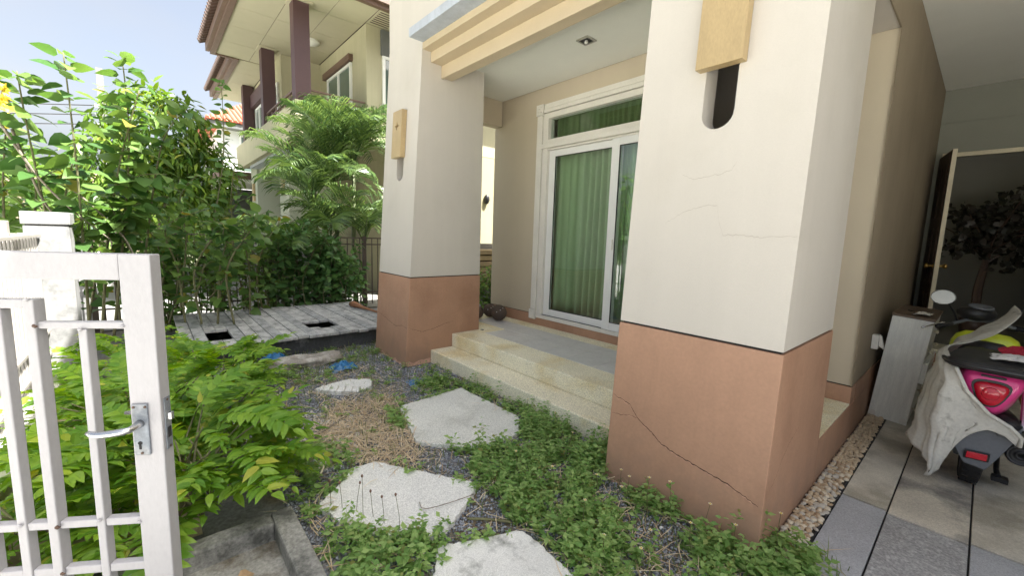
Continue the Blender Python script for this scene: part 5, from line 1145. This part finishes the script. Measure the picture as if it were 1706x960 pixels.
PM = [pinnate(1), pinnate(2, .31, 8, .060), pinnate(3, .40, 10, .070), pinnate(4, .27, 7, .056)]
def pinnate_bush(label, cx_, cy_, rx, ry, h, n, seed, sc=(.75, 1.15)):
    rg = random.Random(seed); T = thing('leafy_shrub', label, 'shrub', (cx_, cy_, 0), 'leafy shrubs in the bed')
    for j in range(max(5, n // 9)):
        a = rg.uniform(0, 6.28); q = rg.uniform(.2, .9); e = Vector((cx_ + rx * q * math.cos(a), cy_ + ry * q * math.sin(a), h * rg.uniform(.6, 1.)))
        s = Vector((cx_ + rg.uniform(-.1, .1), cy_ + rg.uniform(-.1, .1), 0)); b = MB(); b.tube(catmull([s, s.lerp(e, .5) + Vector((0, 0, .08)), e], 10), [.008 - .0005 * i for i in range(10)], 5); b.build('stem', M_bark, T, smooth=True)
    for j in range(n):
        a = rg.uniform(0, 6.28); q = math.sqrt(rg.random()); z = h * (1 - .55 * q * q) * rg.uniform(.25, 1.0); p = Vector((cx_ + rx * .8 * q * math.cos(a), cy_ + ry * .8 * q * math.sin(a), max(.05, z)))
        o = bpy.data.objects.new('leaf_spray', PM[rg.randrange(4)]); COL.objects.link(o); o.parent = T; o.matrix_parent_inverse = Matrix.Translation((-cx_, -cy_, 0))
        o.matrix_basis = Matrix.Translation(p) @ Matrix.Rotation(a - math.pi / 2 + rg.uniform(-.7, .7), 4, 'Z') @ Matrix.Rotation(rg.uniform(-.35, .55), 4, 'X') @ Matrix.Rotation(rg.uniform(-.3, .3), 4, 'Y') @ Matrix.Scale(rg.uniform(*sc), 4)
pinnate_bush('bright green shrub with paired leaflets directly behind the gate stile, nearest the concrete box', -2.60, .10, .50, .48, .58, 145, 1)
pinnate_bush('yellow-green leafy shrub in the middle of the bed, seen through the gate bars', -3.45, -.12, .6, .42, .58, 110, 2)
pinnate_bush('leafy shrub between the bed and the covered tank', -4.1, .32, .55, .45, .55, 95, 3)
pinnate_bush('small leafy shrub at the foot of the fence pillar', -4.9, -.15, .5, .4, .5, 60, 4)
pinnate_bush('low young shrub by the gate hinge, lowest at the left', -2.35, -.40, .30, .26, .42, 34, 5, (.6, .9))
# ------------------------------------------------------------------ ground cover
rgn = np.random.default_rng(12)
W1 = [(-2.24, 1.48), (-2.11, 1.78), (-2.14, 2.03), (-2.3, 2.25), (-1.83, 2.33), (-1.45, 2.3), (-1.42, 2.09), (-.88, 2.085), (-.57, 2.085), (-.545, 2.32), (-.33, 2.42), (-.22, 2.34), (-.16, 2.22), (-1.0, 1.13), (-1.02, 1.30), (-1.36, 1.37), (-1.47, 1.34), (-1.63, 1.38), (-1.87, 1.44)]
W2 = [(-2.26, .54), (-2.15, .68), (-1.88, .83), (-1.67, .92), (-1.6, .97), (-1.33, .78), (-1.58, .30), (-1.85, .49)]
W3 = [(-3.74, 1.66), (-3.77, 2.07), (-3.4, 2.38), (-2.43, 2.40), (-1.61, 2.40), (-1.5, 2.24), (-2.15, 2.1), (-2.40, 2.24), (-3.22, 2.23), (-3.32, 1.83)]
W4 = [(-5.22, .91), (-5.25, 1.72), (-5.22, 2.33), (-4.43, 2.05), (-4.36, 1.41), (-4.1, 1.16), (-4.13, .86)]
W5 = [(-3.0, .68), (-2.83, .91), (-2.51, .95), (-2.25, .59), (-2.53, .6)]
W6 = [(-3.2, 1.43), (-2.95, 1.57), (-2.52, 1.39), (-2.77, 1.28)]
S1 = [(-3.57, 1.15), (-3.39, 1.62), (-2.5, 1.34), (-2.15, 1.19), (-2.51, .95), (-2.81, .67)]
P1 = [(-3.62, .81), (-3.21, 1.22), (-2.51, .95), (-2.6, .62)]
YARD = [(-5.3, .2), (-2.2, .5), (-1.2, .5), (-.5, 1.6), (-.55, 2.1), (-1.43, 2.1), (-1.43, 2.4), (-4.1, 2.4), (-4.1, 2.1), (-4.95, 2.1), (-5.3, 2.4)]
STONES = [[(-3.129, 1.531), (-3.185, 2.192), (-2.356, 2.206), (-2.158, 2.02), (-2.118, 1.667), (-2.501, 1.347)], [(-2.19, .60), (-2.441, .888), (-2.433, 1.012), (-1.845, 1.39), (-1.802, 1.359), (-1.627, 1.069), (-1.619, .945), (-1.85, .70)], [(-1.404, .841), (-1.548, .952), (-1.376, 1.334), (-1.252, 1.338), (-1.015, 1.322), (-.9, 1.0), (-1.1, .72)]]
def off_stones(P, keep=.0):
    on_ = np.zeros(len(P), bool)
    for s in STONES: on_ |= inpoly(P, s)
    on_ |= (P[:, 0] > kx0) & (P[:, 0] < kx1) & (P[:, 1] > ky0) & (P[:, 1] < ky1)
    return P[~on_ | (rgn.random(len(P)) < keep)]
def patchy(P, sc, lo, hi, seed):
    from mathutils import noise as nz
    v = np.array([nz.noise(Vector((p[0] * sc + seed, p[1] * sc, seed))) for p in P]); k = np.clip((v - lo) / (hi - lo), 0, 1)
    return P[rgn.random(len(P)) < k], k
def stone_edges(per_m):
    out = []
    for s in STONES:
        for i in range(len(s)):
            a, b = np.array(s[i]), np.array(s[(i + 1) % len(s)]); k = int(np.linalg.norm(b - a) * per_m); out.append(a + (b - a) * rgn.random((k, 1)) + rgn.normal(size=(k, 2)) * .022)
    return np.concatenate(out)
def weeds(name, label, P, hmin, hmax, nl, ls, m, spread=.5):
    P, _ = patchy(P, 4.2, -.27, .28, 3.7)
    N = len(P); h = hmin + (hmax - hmin) * rgn.random(N) ** 1.8; a = rgn.uniform(0, 6.283, N); lean = rgn.uniform(0, spread, N)
    base = np.c_[P, np.zeros(N)]; tip = base + np.c_[np.cos(a) * lean * h, np.sin(a) * lean * h, h]
    pos = []; dr_ = []; sz = []
    for k in range(nl):
        t = (.25 + .75 * (k + rgn.random(N)) / nl)[:, None]; p = base * (1 - t) + tip * t; az = a + k * 1.9 + rgn.uniform(-.6, .6, N)
        for sd in (0, math.pi):
            pos.append(p); dr_.append(np.c_[np.cos(az + sd), np.sin(az + sd), rgn.uniform(-.15, .32, N)]); sz.append(ls * rgn.uniform(.5, 1.5, N))
    pos = np.concatenate(pos); D_ = np.concatenate(dr_); s = np.concatenate(sz); xa, ya, za = frames(D_, np.tile([0, 0, 1.], (len(pos), 1)) + rgn.normal(size=(len(pos), 3)) * .3)
    V, F = inst(KITE_V, KITE_F, pos, xa, ya, za, s)
    # stems
    e = np.c_[-np.sin(a), np.cos(a), np.zeros(N)] * .0013; SVt = np.stack([base - e, base + e, tip], 1).reshape(-1, 3); SFt = np.arange(3 * N).reshape(-1, 3) + len(V)
    o = soup(name, np.concatenate([V, SVt]), np.concatenate([F, SFt]), m); return tag(o, label, 'weeds', None, 'stuff')
weeds('ground_weeds', 'dense low green weeds around the near pillar and stepping stones', np.concatenate([off_stones(scatter(W1, 1250, rgn), .012), off_stones(scatter(W2, 1100, rgn), .07)]), .02, .14, 5, .035, G5)
weeds('tall_weeds', 'lanky upright weed sprigs standing above the low weeds', np.concatenate([off_stones(scatter(W1, 150, rgn), .01), off_stones(scatter(W2, 150, rgn), .1), scatter(W3, 60, rgn)]), .13, .27, 7, .030, G5, .35)
weeds('step_weeds', 'trailing green weeds along the foot of the porch steps', np.concatenate([off_stones(scatter(W3, 950, rgn), .02), off_stones(scatter(W5, 900, rgn), .02), off_stones(scatter(W6, 1000, rgn), .05), stone_edges(38)]), .03, .12, 4, .034, G5)
weeds('thin_weeds', 'thin patchy weeds across the gravel in front of the covered tank', np.concatenate([off_stones(scatter(W4, 420, rgn)), off_stones(scatter(YARD, 70, rgn))]), .02, .09, 4, .032, G5)
# grass blades
def blades(name, label, P, hmin, hmax, m, w_=.0022):
    N = len(P); h = rgn.uniform(hmin, hmax, N); a = rgn.uniform(0, 6.283, N); b0 = np.c_[P, np.zeros(N)]; e = np.c_[-np.sin(a), np.cos(a), np.zeros(N)] * w_
    mid = b0 + np.c_[np.cos(a) * h * .2, np.sin(a) * h * .2, h * .65]; tip = b0 + np.c_[np.cos(a) * h * .65, np.sin(a) * h * .65, h * .85]
    V = np.stack([b0 - e, b0 + e, mid + e * .7, mid - e * .7, tip], 1).reshape(-1, 3); o_ = np.arange(N)[:, None] * 5
    F = np.concatenate([o_ + np.array([[0, 1, 2]]), o_ + np.array([[0, 2, 3]]), o_ + np.array([[3, 2, 4]])]); return tag(soup(name, V, F, m), label, 'grass', None, 'stuff')
blades('grass_tufts', 'short grass blades scattered through the yard', np.concatenate([off_stones(scatter(YARD, 260, rgn)), scatter(W4, 700, rgn), off_stones(scatter(W1, 400, rgn))]), .03, .12, leafmat('grass_blade', (.09, .15, .04), (.22, .27, .09), .35, .5, (.40, .34, .16)))
# gravel, pale chips, straw
OCT_V = [(1, 0, 0), (-1, 0, 0), (0, 1, 0), (0, -1, 0), (0, 0, 1), (0, 0, -1)]; OCT_F = [(0, 2, 4), (2, 1, 4), (1, 3, 4), (3, 0, 4), (2, 0, 5), (1, 2, 5), (3, 1, 5), (0, 3, 5)]
def chips(name, label, P, smin, smax, m, z=.004):
    N = len(P); xa, ya, za = frames(rgn.normal(size=(N, 3)) * np.array([1, 1, .3]), np.tile([0, 0, 1.], (N, 1)) + rgn.normal(size=(N, 3)) * .4); s = rgn.uniform(smin, smax, N)[:, None] * np.c_[rgn.uniform(.7, 1.2, N), rgn.uniform(.7, 1.2, N), rgn.uniform(.4, .8, N)]
    V, F = inst(OCT_V, OCT_F, np.c_[P, np.full(N, z) + rgn.uniform(0, .006, N)], xa, ya, za, s); return tag(soup(name, V, F, m), label, 'gravel', None, 'stuff')
def chipmat(n, c1, c2):
    m = leafmat(n, c1, c2, 0.); return m
chips('dark_gravel', 'blue-grey gravel between the stepping stones', off_stones(scatter(YARD, 6000, rgn)), .005, .0115, chipmat('dark_gravel_stone', (.10, .11, .13), (.40, .42, .46)))
chips('white_chips', 'pale stone chips scattered left of the path', off_stones(np.concatenate([scatter(P1, 2300, rgn), scatter(YARD, 90, rgn)])), .006, .019, chipmat('white_chip_stone', (.42, .40, .36), (.75, .74, .71)))
def straw(name, label, P, lmin, lmax, m, zmax=.03):
    N = len(P); L_ = rgn.uniform(lmin, lmax, N); a = rgn.uniform(0, 6.283, N); d = np.c_[np.cos(a), np.sin(a), rgn.uniform(-.12, .25, N)]; e = np.c_[-np.sin(a), np.cos(a), np.zeros(N)] * .0023; p = np.c_[P, rgn.uniform(.008, zmax, N)]
    q = p + d * L_[:, None] * .5 + rgn.normal(size=(N, 3)) * .006; r = q + d * L_[:, None] * .5 * np.array([1, 1, -.6]) + e * rgn.normal(size=(N, 1)) * 8
    V = np.stack([p - e, p + e, q + e, q - e, r], 1).reshape(-1, 3); o_ = np.arange(N)[:, None] * 5; F = np.concatenate([o_ + np.array([[0, 1, 2]]), o_ + np.array([[0, 2, 3]]), o_ + np.array([[3, 2, 4]])]); return tag(soup(name, V, F, m), label, 'straw', None, 'stuff')
straw('dry_stems', 'matted dry stems and straw left of the five-sided stone', np.concatenate([scatter(S1, 2600, rgn), off_stones(scatter(YARD, 170, rgn), .1), off_stones(scatter(W1, 240, rgn), .05), off_stones(scatter(W2, 160, rgn), .1), scatter(W3, 160, rgn), scatter([(-4.4, 1.0), (-3.6, 1.0), (-3.4, 1.6), (-4.4, 1.8)], 300, rgn)]), .06, .26, leafmat('straw', (.42, .31, .19), (.78, .66, .47), .15, .7))
# flower stalks standing in the weeds
STK = [(-2.10, .70), (-2.02, .74), (-1.97, .76), (-1.93, .80), (-1.85, .82), (-1.75, .86), (-2.16, .66), (-1.2, 1.98), (-1.05, 1.96), (-.95, 2.0), (-.78, 2.02), (-.66, 2.05), (-1.3, 2.04), (-.5, 2.2), (-1.5, 1.7), (-1.2, 1.6), (-.9, 1.75), (-1.75, 2.1), (-2.0, 2.25), (-2.4, 2.33), (-1.7, 1.6), (-1.0, 1.5), (-.75, 1.85), (-1.35, 1.9), (-1.15, 1.8), (-.85, 1.6)]
rg = random.Random(8)
M_petal = mat('cream_petal', (.72, .68, .48), .7, .1, 30, 0, 1, 0); M_seed = mat('brown_seed_head', (.16, .09, .06), .8, .1, 30, 0, 1, 0); M_stalk = mat('thin_stalk', (.13, .12, .05), .7, .1, 20, 0, 1, 0); M_yel = mat('yellow_disc', (.65, .45, .04), .7, 0, 1, 0, 1, 0)
for k, (x, y) in enumerate(STK):
    near = k < 7; T = thing('flower_stalk', 'thin weed stalk with a brown seed head in front of the white middle stone' if near else 'small daisy-like weed flower on a thin stalk among the weeds by the near pillar', 'weed', (x, y, 0), 'seed stalks over the middle stone' if near else 'daisy stalks in the weeds')
    h = rg.uniform(.17, .30) if near else rg.uniform(.12, .26); e = Vector((x + rg.uniform(-.03, .03), y + rg.uniform(-.03, .03), h)); b = MB(); b.tube([(x, y, 0), ((x + e.x) / 2 + rg.uniform(-.01, .01), (y + e.y) / 2, h * .55), e], .0014, 5); b.build('stalk', M_stalk, T)
    b = MB()
    if near:
        b.lathe([(.001, -.008), (.005, -.004), (.006, .002), (.004, .008), (.001, .010)], 8, tuple(e)); b.build('seed_head', M_seed, T, smooth=True)
    else:
        for j in range(6):
            a = j * 1.047; d = Vector((math.cos(a), math.sin(a), .25)); d2 = Vector((math.cos(a + .4), math.sin(a + .4), .25)); d3 = Vector((math.cos(a - .4), math.sin(a - .4), .25)); b.add([e, e + d3 * .007, e + d * .012, e + d2 * .007], [(0, 1, 2, 3)])
        b.build('petals', M_petal, T); b = MB(); b.lathe([(.001, -.004), (.004, 0), (.003, .004), (.001, .005)], 8, tuple(e)); b.build('flower_head', M_yel, T, smooth=True)
# fallen sticks and leaves
for k, (pts, r, lab) in enumerate((([(-2.95, .70, .02), (-3.1, .95, .03), (-3.25, 1.13, .02)], .008, 'dark twig lying across the pale chips'), ([(-1.63, 1.18, .02), (-1.55, 1.26, .025), (-1.47, 1.34, .02)], .007, 'short brown twig on the gravel right of the middle stone'), ([(-2.5, .70, .02), (-2.6, .76, .03), (-2.78, .80, .02)], .007, 'thin pale stick lying left of the middle stone'), ([(-1.87, 1.03, .049), (-1.80, 1.02, .052), (-1.76, 1.15, .053), (-1.74, 1.30, .052)], .0022, 'bent dry stem lying on the white middle stone'))):
    b = MB(); b.tube(catmull(pts, 9), r, 6); tag(b.build('twig', (M_bark2, M_bark, M_edge, M_bark2)[k], None, smooth=True), lab, 'twig', 'fallen twigs')
M_dead = mat('dead_leaf', (.36, .24, .13), .8, .15, 20, .1, 90, .2)
for k, (x, y, s, lab) in enumerate(((-.43, 2.22, .07, 'tan dead leaf in the weeds by the pebble strip'), (-1.9, 2.0, .055, 'curled dead leaf in the weeds right of the five-sided stone'), (-1.18, .86, .10, 'long dry leaf at the near edge of the mossy stone'), (-1.9, .25, .08, 'pale dead leaf inside the concrete box'))):
    M_ = lmat(Vector((x, y, .06 if k != 3 else .045)), Vector((rg.uniform(-1, 1), rg.uniform(-1, 1), .1)), Vector((.2, .1, 1)).normalized(), s); b = MB(); b.add([tuple(M_ @ Vector((v[0], v[1], v[2] * 2.5))) for v in OVATE_V], OVATE_F); tag(b.build('dead_leaf', M_dead, None), lab, 'leaf', 'fallen dead leaves')
